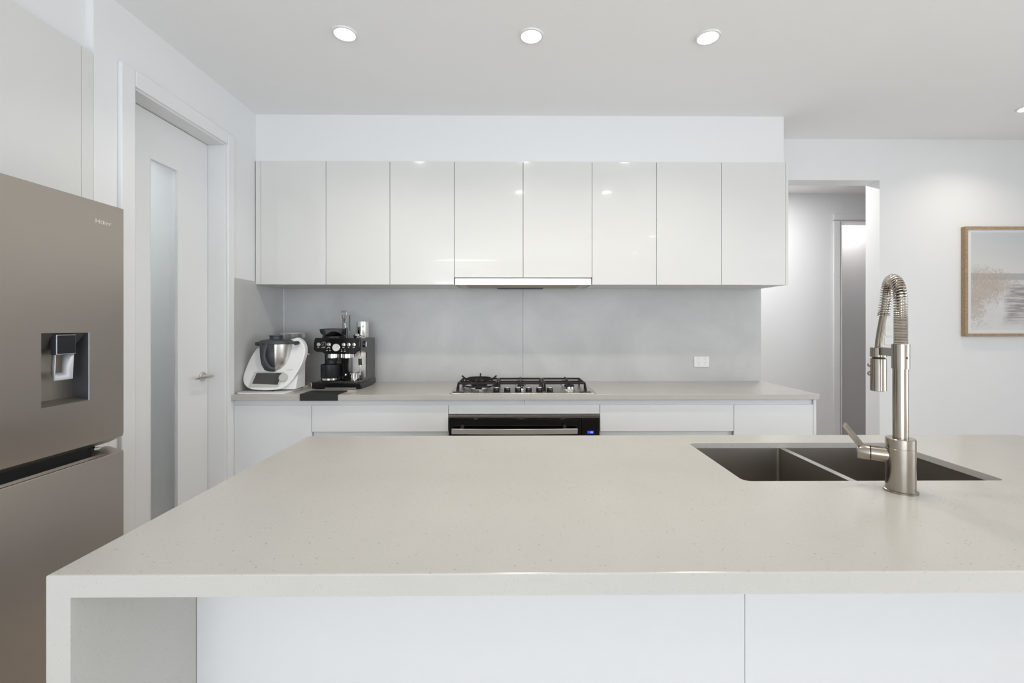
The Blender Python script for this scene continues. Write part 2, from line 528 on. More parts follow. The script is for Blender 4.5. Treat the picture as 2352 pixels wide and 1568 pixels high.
# hall beyond the opening
HY = 4.58
w = MB()
w.box(1.2, 3.366, HY, HY + .12, 0, H)
w.box(4.2, 5.6, HY, HY + .12, 0, H)
w.box(3.366, 4.2, HY, HY + .12, 2.39, H)
w.box(1.1, 1.2, YB + WT, HY + .12, 0, H)
w.box(5.6, 5.7, YB + WT, 6.4, 0, H)
struct(w.build('wall_hall', M['wall']))
w = MB()
w.box(2.9, 5.6, 5.05, 5.15, 0, H); w.box(2.9, 3.0, HY + .12, 5.05, 0, H)
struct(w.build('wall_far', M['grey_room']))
w = MB()
w.box(3.29, 3.356, HY - .018, HY, 0, 2.39); w.box(4.21, 4.276, HY - .018, HY, 0, 2.39); w.box(3.29, 4.276, HY - .018, HY, 2.40, 2.466)
struct(w.build('trim_3', M['trim'], bevel=.004))
w = MB()
w.box(3.366, 3.38, HY - .01, HY + .125, 0, 2.38); w.box(4.186, 4.2, HY - .01, HY + .125, 0, 2.38); w.box(3.366, 4.2, HY - .01, HY + .125, 2.376, 2.39)
struct(w.build('trim_4', M['trim']))

# architrave and jambs of the frosted-glass door
AX = XL + .018
w = MB()
w.box(XL, AX, DY0 - .078, DY0 - .008, 0, DZ + .078); w.box(XL, AX, DY1 + .008, DY1 + .068, 0, DZ + .078)
w.box(XL, AX, DY0 - .008, DY1 + .008, DZ + .008, DZ + .078)
struct(w.build('trim_5', M['trim'], bevel=.004))
w = MB()
w.box(XL - WT, XL + .004, DY0 - .012, DY0, 0, DZ); w.box(XL - WT, XL + .004, DY1, DY1 + .012, 0, DZ)
w.box(XL - WT, XL + .004, DY0 - .012, DY1 + .012, DZ, DZ + .012)
struct(w.build('trim_6', M['trim'], bevel=.001))

# door_1: the leaf around its pane, the pane and the lever handle
LX = -1.785
y0, y1 = DY0 + .002, DY1 - .002
gy0, gy1, gz0, gz1 = 2.178, 2.36, .25, 2.127
w = MB()
w.box(LX - .035, LX, y0, gy0, .01, DZ - .003); w.box(LX - .035, LX, gy1, y1, .01, DZ - .003)
w.box(LX - .035, LX, gy0, gy1, gz1, DZ - .003); w.box(LX - .035, LX, gy0, gy1, .01, gz0)
door = struct(w.build('door_1', M['trim'], origin=(LX, y0, 0)))
f = MB(); t = .011
f.box(LX - .028, LX + .0015, gy0, gy0 + .003, gz0, gz1 - .004)
f.box(LX - .012, LX + .0015, gy1 - .006, gy1 + t, gz0 - t, gz1 + t); f.box(LX - .012, LX + .0015, gy0, gy1 - .006, gz1 - .004, gz1 + t)
f.build('glazing_bead', M['trim'], door)
MB().box(LX - .024, LX - .016, gy0 + .003, gy1 - .006, gz0, gz1 - .004).build('pane', M['frost'], door)
hc = Vector((LX, 2.54, 1.018))
hb = MB().lathe([(.0, 0), (.0265, 0), (.0265, .006), (.0245, .008), (0, .008)], hc, (1, 0, 0), 32)
hb.cyl(hc + Vector((.006, 0, 0)), hc + Vector((.05, 0, 0)), .009, 20)
handle = hb.build('door_handle', M['steel'], door)
lv = MB().tube([hc + Vector((.048, .012, .0)), hc + Vector((.050, 0, .001)), hc + Vector((.050, -.05, .0)), hc + Vector((.048, -.115, -.001))], .0075, 14)
lv.build('lever', M['steel'], handle)

struct(MB().box(2.68, 4.6, YB - .014, YB, 0, .09).build('baseboard_back', M['trim'], bevel=.003))
struct(MB().box(1.2, 3.28, HY - .014, HY, 0, .09).build('baseboard_hall', M['trim'], bevel=.003))

# ================================================================= CEILING LIGHTS
def downlight(x, y, label, power=DOWNLIGHT_W, group='recessed ceiling downlights', col=(1.0, .90, .76), spread=130):
    t = thing('downlight', (x, y, H), label, 'light', group)
    MB().lathe([(.046, -.002), (.0475, -.006), (.056, -.006), (.058, 0), (.046, 0)], (x, y, H), (0, 0, 1), 40, caps=False).build('trim_ring', M['trim'], t)
    MB().lathe([(0, -.0035), (.0465, -.0035), (.0465, -.001), (0, -.001)], (x, y, H), (0, 0, 1), 40).build('lamp_face', M['lamp'], t)
    o = area_light('lamp', (x, y, H - .012), (0, 0, 0), .085, 0, power, col, 'DISK', math.radians(spread))
    attach(o, t)
downlight(-.803, 2.087, 'round recessed downlight in ceiling, left of the row of three')
downlight(.072, 2.095, 'round recessed downlight in ceiling, middle of the row of three')
downlight(.911, 2.098, 'round recessed downlight in ceiling, right of the row of three')
downlight(3.225, 2.763, 'recessed downlight at right frame edge near the framed picture wall', 2.0)
for x, y, n in ((.04, 1.22, 'left one directly over the island'), (.93, 1.22, 'right one directly over the island')):
    downlight(x, y, 'recessed ceiling downlight out of frame, ' + n, 2)
for x, y, n in ((2.1, -1.05, 'nearer one behind the viewer'), (2.25, -2.6, 'farther one behind the viewer'), (5.0, -2.7, 'over the living area to the right')):
    downlight(x, y, 'recessed ceiling downlight out of frame, ' + n, 5)
downlight(2.3, 3.95, 'recessed downlight in hall ceiling beyond the doorway opening', 14, col=(1.0,.98,.97), spread=180)
downlight(3.8, 4.90, 'unseen lamp added to light the wall of the dim room beyond the hall', 4, col=(1.0,.97,.96), spread=160)  # lamp added close to the far wall so it fades downwards
downlight(-2.1, 2.4, 'unseen lamp added in the pantry to light the frosted pane from behind', 5.5, col=(.98, .98, 1.0))  # added pantry lamp, makes the frosted pane paler towards the top
for x0, x1, n in ((-2.50 + .2, -2.07, 'short'), (-1.96, -.42, 'long')):
    t = thing('linear_light', ((x0 + x1) / 2, -3.45, H), n + ' slim linear ceiling light behind the viewer, mirrored in the glossy wall cabinets', 'light')
    MB().box(x0, x1, -3.48, -3.42, H - .02, H).build('housing', M['trim'], t)
    MB().box(x0 + .005, x1 - .005, -3.477, -3.423, H - .023, H - .02).build('diffuser', M['lamp'], t)

# ================================================================= SPLASHBACK
t = thing('splashback', (0, YB, .9), 'grey concrete-look splashback behind the back bench and corner', 'splashback')
MB().box(XL + .006, .0488, YB - .009, YB, .9, 1.588).build('panel', M['splash'], t)
MB().box(.0512, 1.793, YB - .009, YB, .9, 1.588).build('panel', M['splash'], t)
o = MB().box(XL, XL + .006, 2.67, YB - .009, .9, 1.593).build('side_splashback', M['splash'], origin=(XL, 2.95, .9))
tag(o, 'short grey concrete-look splashback on left wall beside the frosted-glass door', 'splashback')
MB().box(XL + .006, XL + .009, YB - .014, YB - .009, .9, 1.573).build('corner_trim', M['trim'], t)

# ================================================================= BACK BENCH
BY = 2.617
t = MB().box(XL + .007, 1.801, BY, YB - .009, .868, .90).build('benchtop', M['stone'], bevel=.0018, origin=(0, BY, .868))
tag(t, 'long speckled beige stone benchtop along the back wall', 'benchtop')

CF = 2.64          # cabinet front plane
G = .0013
def carcass(t, x0, x1, z0=.10, z1=.868):
    MB().box(x0 + .0005, x1 - .0005, CF + .055, YB - .012, z0, z1).build('carcass', M['carcass'], t)
    MB().box(x0, x1, CF + .010, CF + .055, .833, z1).build('finger_rail', M['satin'], t)
    MB().box(x0 + .0005, x1 - .0005, CF + .06, CF + .075, 0.0, z0).build('kickboard', M['satin'], t)
def front(t, name, x0, x1, z0, z1, m='satin'):
    return MB().box(x0 + G, x1 - G, CF, CF + .018, z0 + G, z1).build(name, M[m], t, bevel=.0009)
def back_panel(t, x0, x1, z0, z1):
    MB().box(x0 + .001, x1 - .001, CF + .022, CF + .055, z0, z1).build('inner_frame', M['carcass'], t)
x0, x1 = XL + .02, -1.211
t = thing('base_cabinet', ((x0 + x1) / 2, CF, 0), 'white handleless corner base cabinet beneath the food processor', 'cabinet')
carcass(t, XL + .001, x1); back_panel(t, x0, x1, .10, .833); front(t, 'door', x0, x1, .10, .835)
MB().box(XL + .001, x0 - .0005, CF, CF + .055, .10, .868).build('filler', M['satin'], t)
for xa, xb, lab in ((-1.211, -.402, 'white drawer cabinet left of the oven beneath the coffee machine'), (.5, 1.303, 'white drawer cabinet right of the oven beneath the power outlet')):
    t = thing('drawer_cabinet', ((xa + xb) / 2, CF, 0), lab, 'cabinet')
    carcass(t, xa, xb)
    back_panel(t, xa, xb, .10, .833)
    front(t, 'drawer', xa, xb, .676, .835)
    front(t, 'drawer', xa, xb, .385, .642)
    front(t, 'drawer', xa, xb, .10, .352)
t = thing('oven_cabinet', (.05, CF, 0), 'white cabinet surround with strip panel framing the built-in oven', 'cabinet')
MB().box(-.402, .0488, CF + .010, CF + .055, .833, .868).build('finger_rail', M['satin'], t)
MB().box(.0508, .5, CF + .010, CF + .055, .833, .868).build('finger_rail', M['satin'], t)
MB().box(-.4015, .4995, CF + .055, YB - .012, .79, .868).build('carcass', M['carcass'], t)
MB().box(-.4015, -.396, CF + .03, YB - .012, .10, .79).build('side_board', M['carcass'], t)
MB().box(.494, .4995, CF + .03, YB - .012, .10, .79).build('side_board', M['carcass'], t)
MB().box(-.4015, .4995, CF + .03, YB - .012, .08, .28).build('carcass', M['carcass'], t)
front(t, 'top_strip', -.402, .5, .781, .835); front(t, 'drawer', -.402, .5, .10, .28)
MB().box(-.4015, .4995, CF + .06, CF + .075, 0, .08).build('kickboard', M['satin'], t)
x0, x1 = 1.303, 1.78
t = thing('base_cabinet', ((x0 + x1) / 2, CF, 0), 'white handleless base cabinet at the right end beside the hall opening', 'cabinet')
carcass(t, x0, x1); back_panel(t, x0, x1, .10, .833); front(t, 'door', x0, x1, .10, .835)
MB().box(1.7805, 1.7985, CF, YB - .01, 0, .868).build('end_panel', M['satin'], t, bevel=.0008)

# ---------------------------------------------------------------- oven
t = thing('oven', (.049, CF, .285), 'wide black glass built-in oven with a long steel handle', 'oven')
MB().box(-.394, .492, CF + .035, 3.15, .285, .775).build('body', M['fridge_side'], t)
v = MB()
for k, (z0, z1, yy) in enumerate(((.7725, .7775, -.002), (.7660, .7690, -.005), (.7595, .7618, -.008))):
    v.box(-.3985, .4965, CF + yy, CF + .034, z0, z1)
v.build('vent_trim', M['fridge'], t)
MB().box(-.397, .495, CF + .012, CF + .034, .754, .7785).build('vent_slot', M['black'], t)
MB().box(-.397, .386, CF - .014, CF + .034, .29, .7555).build('door', M['oven_glass'], t, bevel=.002)
cp = MB().box(.389, .4955, CF - .014, CF + .034, .29, .7555).build('control_panel', M['oven_glass'], t, bevel=.002)
pts = []
for k in range(25):
    q = k / 24; x = onY(1038, 980, 2.60).x * (1 - q) + onY(1326, 980, 2.60).x * q
    pts.append((x, 2.583 - .012 * math.sin(PI * q), 0))
h = MB(); zt, zb = .7065, .6755
prof = []
for x, y, _ in pts: prof.append((x, y))
n = len(prof)
vs = [(x, y, zb) for x, y in prof] + [(x, y, zt) for x, y in prof] + [(x, y + .012, zt) for x, y in prof] + [(x, y + .012, zb) for x, y in prof]
fs = []
for a in range(4):
    b = (a + 1) % 4
    for i in range(n - 1): fs.append((a * n + i, a * n + i + 1, b * n + i + 1, b * n + i))
fs += [(0, n, 2 * n, 3 * n), (n - 1, 2 * n - 1, 3 * n - 1, 4 * n - 1)]
h.add(vs, fs)
hd = h.build('handle', M['steel'], t, bevel=.002)
MB().box(-.325, -.305, 2.592, CF - .013, .705, .722).build('handle_bracket', M['black_satin'], t, bevel=.002)
MB().box(.275, .295, 2.592, CF - .013, .705, .722).build('handle_bracket', M['black_satin'], t, bevel=.002)
a = onY(1349, 989, CF - .0145); b = onY(1364, 995.5, CF - .0145)
disp = MB().box(a.x, b.x, CF - .0148, CF - .014, b.z, a.z).build('display', M['blue_glow'], t)
text_mesh('digits', '12', .0135, M['white_glow'], disp, Matrix.Translation((a.x + .018, CF - .0152, b.z + .003)) @ Matrix.Rotation(PI / 2, 4, 'X'), .0001)

# ---------------------------------------------------------------- cooktop
t = thing('cooktop', (.04, 2.88, .90), 'stainless gas cooktop with black cast iron trivets on the back bench', 'cooktop')
hx0, hx1, hy0, hy1 = -.394, .478, 2.637, 3.145
o = rrect(hx0, hx1, hy0, hy1, .012, 4)
pl = MB().prism([(x, y, .90) for x, y in o], (0, 0, .0065)).build('hob_plate', M['steel'], t, bevel=.003)
zt = .9065
def burner(x, y, r, name='burner'):
    MB().lathe([(0, 0), (r * 1.25, 0), (r * 1.2, .004), (r * 1.02, .006), (r, .018), (r * .92, .020), (0, .020)], (x, y, zt), seg=36).build(name, M['chrome'], t)
    MB().lathe([(0, 0), (r * .9, 0), (r * .92, .004), (r * .8, .008), (0, .009)], (x, y, zt + .020), seg=36).build('burner_cap', M['iron'], t)
burner(-.238, 2.87, .056); burner(.335, 2.795, .036); burner(.335, 3.01, .030); burner(.03, 3.0, .034); burner(.03, 2.80, .024)
def bar(m, p, q, wd=.010, ht=.012):
    p, q = Vector(p), Vector(q); d = (q - p).normalized()
    s = d.cross(Vector((0, 0, 1)))
    s = s.normalized() * wd / 2 if s.length > 1e-4 else Vector((wd / 2, 0, 0))
    u = s.cross(d).normalized() * ht / 2 if s.length else Vector((0, 0, ht / 2))
    vs = [p - s - u, p + s - u, p + s + u, p - s + u, q - s - u, q + s - u, q + s + u, q - s + u]
    m.add(vs, [(0, 1, 2, 3), (7, 6, 5, 4), (0, 4, 5, 1), (1, 5, 6, 2), (2, 6, 7, 3), (3, 7, 4, 0)])
ZT = .944
def trivet(x0, x1, ya, yb, cx, gap, fingers=True):
    m = MB()
    for y in (ya, yb): bar(m, (x0, y, ZT), (x1, y, ZT))
    for x in (x0, x1): bar(m, (x, ya, ZT), (x, yb, ZT))
    bar(m, (x0, 2.905, ZT - .003), (x1, 2.905, ZT - .003), .010, .011)
    for x in (x0, x1):
        bar(m, (x, ya + .004, ZT + .002), (x, ya - .060, zt + .002), .010, .012)
        bar(m, (x, ya, ZT), (x, ya + .004, zt + .001), .012, .016)
        bar(m, (x, yb, ZT), (x, yb + .012, zt + .001), .013, .013)
    if fingers:
        ym = (ya + yb) / 2
        bar(m, (cx, ya - .008, ZT + .004), (cx, ya + (ym - ya) * .55, ZT + .006), .008, .012)
        bar(m, (cx, yb + .008, ZT + .006), (cx, yb - (yb - ym) * .55, ZT + .006), .008, .012)
        bar(m, (cx, ym - .05, ZT + .004), (cx, ym + .05, ZT + .004), .008, .012)
        bar(m, (cx, ya - .004, ZT + .004), (cx, ya - .012, zt + .001), .008, .010)
    m.build('trivet', M['iron'], t, bevel=.002)
trivet(-.362, -.125, 2.785, 3.035, -.238, .06, False)
trivet(-.112, .165, 2.785, 3.035, .028, .03)
trivet(.18, .432, 2.785, 3.035, .335, .03)
# wok ring over the big left burner
wc = Vector((-.238, 2.87, 0))
m = MB()
def ring(m, r, z, rad): m.tube([wc + Vector((r * math.cos(a), r * math.sin(a), z)) for a in [2 * PI * k / 40 for k in range(40)]], rad, 8, True)
ring(m, .077, ZT + .022, .0048); ring(m, .098, zt + .016, .0045)
for a in (90, 0, 180, 270):
    ca, sa = math.cos(math.radians(a)), math.sin(math.radians(a))
    pr = [(.112, ZT + .040), (.094, ZT + .024), (.072, ZT + .014), (.030, ZT + .008)] if a != 270 else [(.125, ZT + .030), (.104, ZT + .026), (.072, ZT + .018), (.030, ZT + .008)]
    m.tube([wc + Vector((r * ca, r * sa, z)) for r, z in pr], .005, 8)
    m.tube([wc + Vector((r * ca, r * sa, z)) for r, z in ((.078, ZT + .016), (.100, ZT - .006), (.098, zt + .014))], .0045, 8)
    m.tube([wc + Vector((r * ca, r * sa, z)) for r, z in ((.098, zt + .016), (.10, zt + .0045))], .0045, 8)
m.build('wok_ring', M['iron'], t)
for px_ in (1140, 1165, 1190, 1214, 1238.5, 1263):
    x = onY(px_, 893, 2.685).x
    kb = MB().lathe([(0, 0), (.0185, 0), (.0195, .004), (.0175, .024), (.0170, .025)], (x, 2.685, zt), seg=28, caps=False).build('knob', M['black'], t)
    MB().lathe([(0, 0), (.0178, 0), (.0170, .003), (0, .0042)], (x, 2.685, zt + .025), seg=28).build('knob_cap', M['chrome'], kb)
for x in (-.345, .415): MB().box(x - .035, x + .035, 2.66, 2.675, zt, zt + .003).build('locating_pad', M['iron'], t)

# ================================================================= WALL CABINETS
UF, UB, UZ0, UZ1 = 2.883, YB - .01, 1.573, 2.372
def wall_cab(xs, lab, z0=UZ0, m='gloss', extra=None):
    t = thing('wall_cabinet', ((xs[0] + xs[-1]) / 2, UF, z0), lab, 'cabinet', 'glossy white wall cabinets')
    MB().box(xs[0] + .0007, xs[-1] - .0007, UF + .019, UB, z0 + .001, UZ1).build('carcass', M['carcass'], t)
    MB().box(xs[0] + .004, xs[-1] - .004, UF + .0185, UF + .019, z0 + .004, UZ1 - .002).build('gap_shade', M['dark_gap'], t)  # thin grey sheet standing in for the shade in the door gaps
    for a, b in zip(xs[:-1], xs[1:]):
        MB().box(a + G, b - G, UF, UF + .018, z0, UZ1).build('door', M[m], t, bevel=.0009)
    return t
t = wall_cab((-1.651, -1.231, -.818), 'glossy white two-door wall cabinet in the left corner over the food processor')
MB().box(XL + .0065, -1.6515, UF, UB, UZ0, UZ1).build('filler', M['gloss'], t, bevel=.0008)
wall_cab((-.818, -.401), 'glossy white single-door wall cabinet just left of the rangehood pair')
wall_cab((-.401, .046, .495), 'shorter glossy white two-door wall cabinet above the rangehood', 1.620)
wall_cab((.495, .917), 'glossy white single-door wall cabinet just right of the rangehood pair')
t = wall_cab((.917, 1.34, 1.763), 'glossy white two-door wall cabinet at the right end by the hall opening')
MB().box(1.7635, 1.780, UF, UB, UZ0, UZ1).build('end_panel', M['gloss'], t, bevel=.0008)

# rangehood
t = thing('rangehood', (.047, UF, 1.57), 'slim stainless slide-out rangehood above the gas cooktop', 'rangehood')
MB().box(-.396, .490, UF - .001, UF + .017, 1.571, 1.613).build('front_rail', M['steel'], t, bevel=.001)
MB().box(-.396, .490, UF + .017, UB - .03, 1.577, 1.6195).build('body', M['grey_plastic'], t)
MB().box(-.33, .42, UF + .03, UB - .07, 1.571, 1.577).build('filter', M['kraft'], t, bevel=.001)
MB().box(-.13, .19, UB - .11, UB - .05, 1.567, 1.571).build('light_cover', M['black_satin'], t)

# ================================================================= FRIDGE SURROUND AND FRIDGE
t = thing('overfridge_cabinet', (XL, 1.3, 1.79), 'tall white cabinet over and around the brown steel fridge', 'cabinet')
MB().box(-2.34, XL - .019, .8635, 1.739, 1.79, 2.396).build('carcass', M['carcass'], t)
MB().box(-2.34, XL, 1.7400, 1.788, 0, 2.396).build('side_panel', M['gloss'], t, bevel=.0008)
MB().box(XL - .018, XL, 1.302, 1.7385, 1.79, 2.396).build('door', M['gloss'], t, bevel=.0009)
MB().box(XL - .018, XL, .8635, 1.2995, 1.79, 2.396).build('door', M['gloss'], t, bevel=.0009)

FX = -1.50; fy0, fy1 = .905, 1.708
t = thing('fridge', (FX, 1.3, 0), 'brown steel fridge with water dispenser in the recess at left', 'fridge')
MB().box(-2.22, FX - .075, fy0 + .004, fy1 - .035, .03, 1.745).build('body', M['fridge_side'], t, bevel=.003)
MB().box(-2.15, FX - .12, fy0 + .03, fy1 - .06, 0, .03).build('foot', M['rubber'], t)
# upper door with the dispenser opening
dY0, dY1, dZ0, dZ1 = 1.414, 1.571, 1.047, 1.2835
prof = [(FX - .06, 1.750), (FX - .002, 1.753), (FX, 1.751), (FX, .899), (FX - .0035, .888), (FX - .058, .862), (FX - .07, .862), (FX - .07, 1.750)]
def ext(m, prof, ya, yb): m.prism([(x, ya, z) for x, z in prof], (0, yb - ya, 0))
w = MB()
prof = [(FX - .06, 1.750), (FX - .002, 1.753), (FX, 1.751), (FX, dZ1), (FX, dZ0), (FX, .899), (FX - .0035, .888), (FX - .058, .862), (FX - .07, .862), (FX - .07, 1.750)]
ys = [fy0, dY0, dY1, fy1]; npf = len(prof)
vs = [(x, y, z) for y in ys for x, z in prof]
fs = [tuple(range(npf)), tuple(3 * npf + k for k in reversed(range(npf)))]
for c in range(3):
    for k in range(npf):
        if c == 1 and k in (3, 8): continue      # the dispenser opening goes right through the front skin
        a, b = c * npf + k, c * npf + (k + 1) % npf
        fs.append((a, b, b + npf, a + npf))
w.add(vs, fs)
ud = w.build('upper_door', M['fridge'], t)
# dispenser
d = MB()
bx = FX - .056
d.box(bx - .004, bx, dY0, dY1, dZ0, 1.228)
disp = d.build('dispenser_back', M['fridge'], t)
d = MB()
d.add([(bx, dY0, 1.228), (bx, dY1, 1.228), (FX - .012, dY1, dZ1 - .002), (FX - .012, dY0, dZ1 - .002), (bx, dY0, dZ1), (bx, dY1, dZ1)],
      [(0, 1, 2, 3), (1, 5, 2), (0, 3, 4), (3, 2, 5, 4), (0, 4, 5, 1)])
d.build('dispenser_hood', M['fridge_dark'], t)
MB().box(bx, FX - .001, dY1 - .003, dY1, dZ0, dZ1).build('dispenser_side', M['lid'], t)
MB().prism([(bx, dY0, dZ0), (FX - .001, dY0, dZ0), (FX - .001, dY0, dZ0 + .002), (bx, dY0, dZ0 + .012)], (0, dY1 - dY0, 0)).build('drip_ledge', M['fridge_dark'], t)
fr = MB()
for (a, b, z0, z1) in ((dY1 - .0016, dY1, dZ0, dZ1),):
    fr.box(FX - .003, FX + .0008, a, b, z0, z1)
fr.build('dispenser_rim', M['silver_frame'], t)
# control block and paddle, hung in the recess
ktl = onX(129, 768.5, FX - .004); kbr = onX(174, 812, FX - .004)
ky0, ky1, kz0, kz1 = ktl.y, kbr.y, kbr.z, ktl.z
MB().box(FX - .024, FX - .0045, ky0, ky1, kz0, kz1).build('control_block', M['lid'], t, bevel=.002)
MB().box(FX - .0052, FX - .0032, ky0 + .0006, ky1 - .0006, kz0 + .0006, kz1 - .0006).build('control_rim', M['silver_frame'], t, bevel=.0008)
MB().box(FX - .0045, FX - .0025, ky0 + .0025, ky1 - .002, kz0 + .0025, kz1 - .0025).build('control_face', M['black_satin'], t)
pz0 = onX(125, 874, FX - .010).z
pd = MB()
yy0, yy1 = ky0 - .002, ky1 - .006
xf, xb = FX - .008, FX - .032
fo = [(xf, yy0 + .004, kz0), (xf, yy0, pz0), (xf, yy1, pz0), (xf, yy1 + .004, kz0)]
bo_ = [(xb, yy0 + .016, kz0), (xb, yy0 + .013, pz0 + .022), (xb, yy1 - .013, pz0 + .022), (xb, yy1 - .011, kz0)]
pd.add(fo + bo_, [(0, 1, 5, 4), (1, 2, 6, 5), (2, 3, 7, 6)])
pdo = pd.build('paddle', M['silver_frame'], t)
so = pdo.modifiers.new('solid', 'SOLIDIFY'); so.thickness = .0028; so.offset = 0

# gasket between the doors and the lower drawer with its scooped grip
MB().box(FX - .072, FX - .066, fy0 + .01, fy1 - .045, .80, .87).build('gasket', M['rubber'], t)
gend = 1.650
solid = [(FX, .06), (FX, .829), (FX - .002, .832), (FX - .055, .848), (FX - .07, .848), (FX - .07, .06)]
groove = [(FX, .06), (FX, .829), (FX - .002, .832), (FX - .007, .833), (FX - .009, .800), (FX - .020, .783), (FX - .034, .783), (FX - .050, .800), (FX - .060, .826), (FX - .070, .826), (FX - .07, .06)]
w = MB(); ext(w, solid, gend, fy1); ext(w, groove, fy0, gend)
w.build('lower_door', M['fridge'], t)
MB().box(FX - .062, FX - .045, 1.640, 1.662, .849, .858).build('hinge', M['chrome'], t, bevel=.001)
# lettering on the upper door (lies in the door plane, reads towards +Y)
la, lb = onX(218, 510, FX), onX(254, 517, FX)
mx_ = Matrix.Translation((FX + .0006, la.y, la.z - .001)) @ Matrix(((0, 0, 1, 0), (1, 0, 0, 0), (0, 1, 0, 0), (0, 0, 0, 1)))
text_mesh('lettering', 'H\u0251ier', .0262, M['logo'], t, mx_ @ Matrix.Diagonal((1.0, .86, 1, 1)), .0003, -.0002)

# ================================================================= ISLAND
IX0, IX1, IY0, IY1 = -.769, 1.876, .7325, 1.648
SX0, SX1, SY0, SY1 = .600, 1.298, 1.161, 1.540
t = thing('island_benchtop', (.55, 1.19, .86), 'speckled beige stone island benchtop with a waterfall end in the foreground', 'benchtop')
bm = bmesh.new()
def loop(pts, z):
    vs = [bm.verts.new((x, y, z)) for x, y in pts]
    es = [bm.edges.new((vs[i], vs[(i + 1) % len(vs)])) for i in range(len(vs))]
    return vs, es
def wallf(a, b):
    n = len(a)
    for i in range(n): bm.faces.new((a[i], a[(i + 1) % n], b[(i + 1) % n], b[i]))
outer = [(IX0, IY0), (IX1, IY0), (IX1, IY1), (IX0, IY1)]
hole = rrect(SX0, SX1, SY0, SY1, .022, 8)
e = .0025
ou = [(IX0 + e, IY0 + e), (IX1 - e, IY0 + e), (IX1 - e, IY1 - e), (IX0 + e, IY1 - e)]
mid = [(IX0 + .3 * e, IY0 + .3 * e), (IX1 - .3 * e, IY0 + .3 * e), (IX1 - .3 * e, IY1 - .3 * e), (IX0 + .3 * e, IY1 - .3 * e)]
inn = [(IX0 + .04, IY0 + .02), (IX1 - .04, IY0 + .02), (IX1 - .04, IY1 - .02), (IX0 + .04, IY1 - .02)]
holet = rrect(SX0 - .0012, SX1 + .0012, SY0 - .0012, SY1 + .0012, .0232, 8)
v1, e1 = loop(ou, .90); vm, em = loop(mid, .90 - .3 * e); v2, e2 = loop(outer, .90 - e); v3, e3 = loop(outer, .8635)
v4, e4 = loop(inn, .8635); v5, e5 = loop(inn, .881)
h0, g0 = loop(holet, .90); h1, g1 = loop(hole, .8988); h2, g2 = loop(hole, .881)
wallf(v1, vm); wallf(vm, v2); wallf(v2, v3); wallf(v3, v4); wallf(v4, v5); wallf(h0, h1); wallf(h1, h2)
bmesh.ops.triangle_fill(bm, edges=e1 + g0, use_beauty=True)
bmesh.ops.triangle_fill(bm, edges=e5 + g2, use_beauty=True)
bmesh.ops.recalc_face_normals(bm, faces=bm.faces)
me = bpy.data.meshes.new('slab'); bm.to_mesh(me); bm.free()
me.materials.append(M['stone'])
sl = bpy.data.objects.new('slab', me); COL.objects.link(sl); attach(sl, t)
MB().box(IX0, IX0 + .0395, IY0, IY1, 0, .8635).build('waterfall_end', M['stone'], t)
MB().box(IX1 - .0395, IX1, IY0, IY1, 0, .8635).build('waterfall_end', M['stone'], t)

PYF = 1.018
jx = onY(1711, 1450, PYF).x
for xa, xb, lab in ((IX0 + .04, jx, 'smooth white island panel cabinet, left of the vertical joint'), (jx, IX1 - .04, 'smooth white island panel cabinet, right of the joint below the sink')):
    t = thing('island_cabinet', ((xa + xb) / 2, PYF, 0), lab, 'cabinet')
    MB().box(xa + .0006, xb - .0006, PYF, PYF + .018, .0, .8632).build('front_panel', M['panel'], t, bevel=.0008)
    MB().box(xa + .0006, xb - .0006, PYF + .018, IY1 - .06, .0, .10).build('plinth', M['satin'], t)
    MB().box(xa + .0006, xb - .0006, PYF + .0185, PYF + .036, .10, .862).build('inner_panel', M['carcass'], t)
    MB().box(xa + .0006, xa + .018, PYF + .036, IY1 - .042, .10, .862).build('side_panel', M['carcass'], t)
    MB().box(xb - .018, xb - .0006, PYF + .036, IY1 - .042, .10, .862).build('side_panel', M['carcass'], t)
    nd = 3; ww = (xb - xa) / nd
    for k in range(nd):
        MB().box(xa + k * ww + .0015, xa + (k + 1) * ww - .0015, IY1 - .04, IY1 - .022, .10, .83).build('door', M['satin'], t, bevel=.0009)

# ---------------------------------------------------------------- sink
t = thing('sink', ((SX0 + SX1) / 2, (SY0 + SY1) / 2, .68), 'undermount stainless double bowl sink set in the island', 'sink')
DX0, DX1 = onY(1795, 1027, 1.53).x - .002, onY(1795, 1027, 1.53).x + .020
zr = .8805
def bowl(x0, x1):
    b = bmesh.new()
    top = rrect(x0, x1, SY0 - .004, SY1 + .003, .006, 3); bot = rrect(x0 + .004, x1 - .004, SY0 + .004, SY1 - .003, .008, 3)
    low = rrect(x0 + .016, x1 - .016, SY0 + .016, SY1 - .016, .010, 3)
    L_ = []
    for pts, z in ((top, zr), (bot, .70), (low, .688)):
        L_.append([b.verts.new((x, y, z)) for x, y in pts])
    for a, c in zip(L_[:-1], L_[1:]):
        n = len(a)
        for i in range(n):
            f_ = b.faces.new((a[i], a[(i + 1) % n], c[(i + 1) % n], c[i])); f_.smooth = False
    b.faces.new(L_[-1])
    bmesh.ops.recalc_face_normals(b, faces=b.faces)
    for f_ in b.faces: f_.normal_flip()
    me = bpy.data.meshes.new('bowl'); b.to_mesh(me); b.free(); me.materials.append(M['sink'])
    o = bpy.data.objects.new('bowl', me); COL.objects.link(o); attach(o, t)
    so = o.modifiers.new('solid', 'SOLIDIFY'); so.thickness = .0012; so.offset = -1
    cx, cy = (x0 + x1) / 2, (SY0 + SY1) / 2
    MB().lathe([(0, .0), (.036, .0), (.045, .003), (.036, .0035), (.030, .001), (0, .001)], (cx, cy, .6885), seg=32).build('drain', M['chrome'], o)
bowl(SX0 - .006, DX0); bowl(DX1, SX1 + .012)
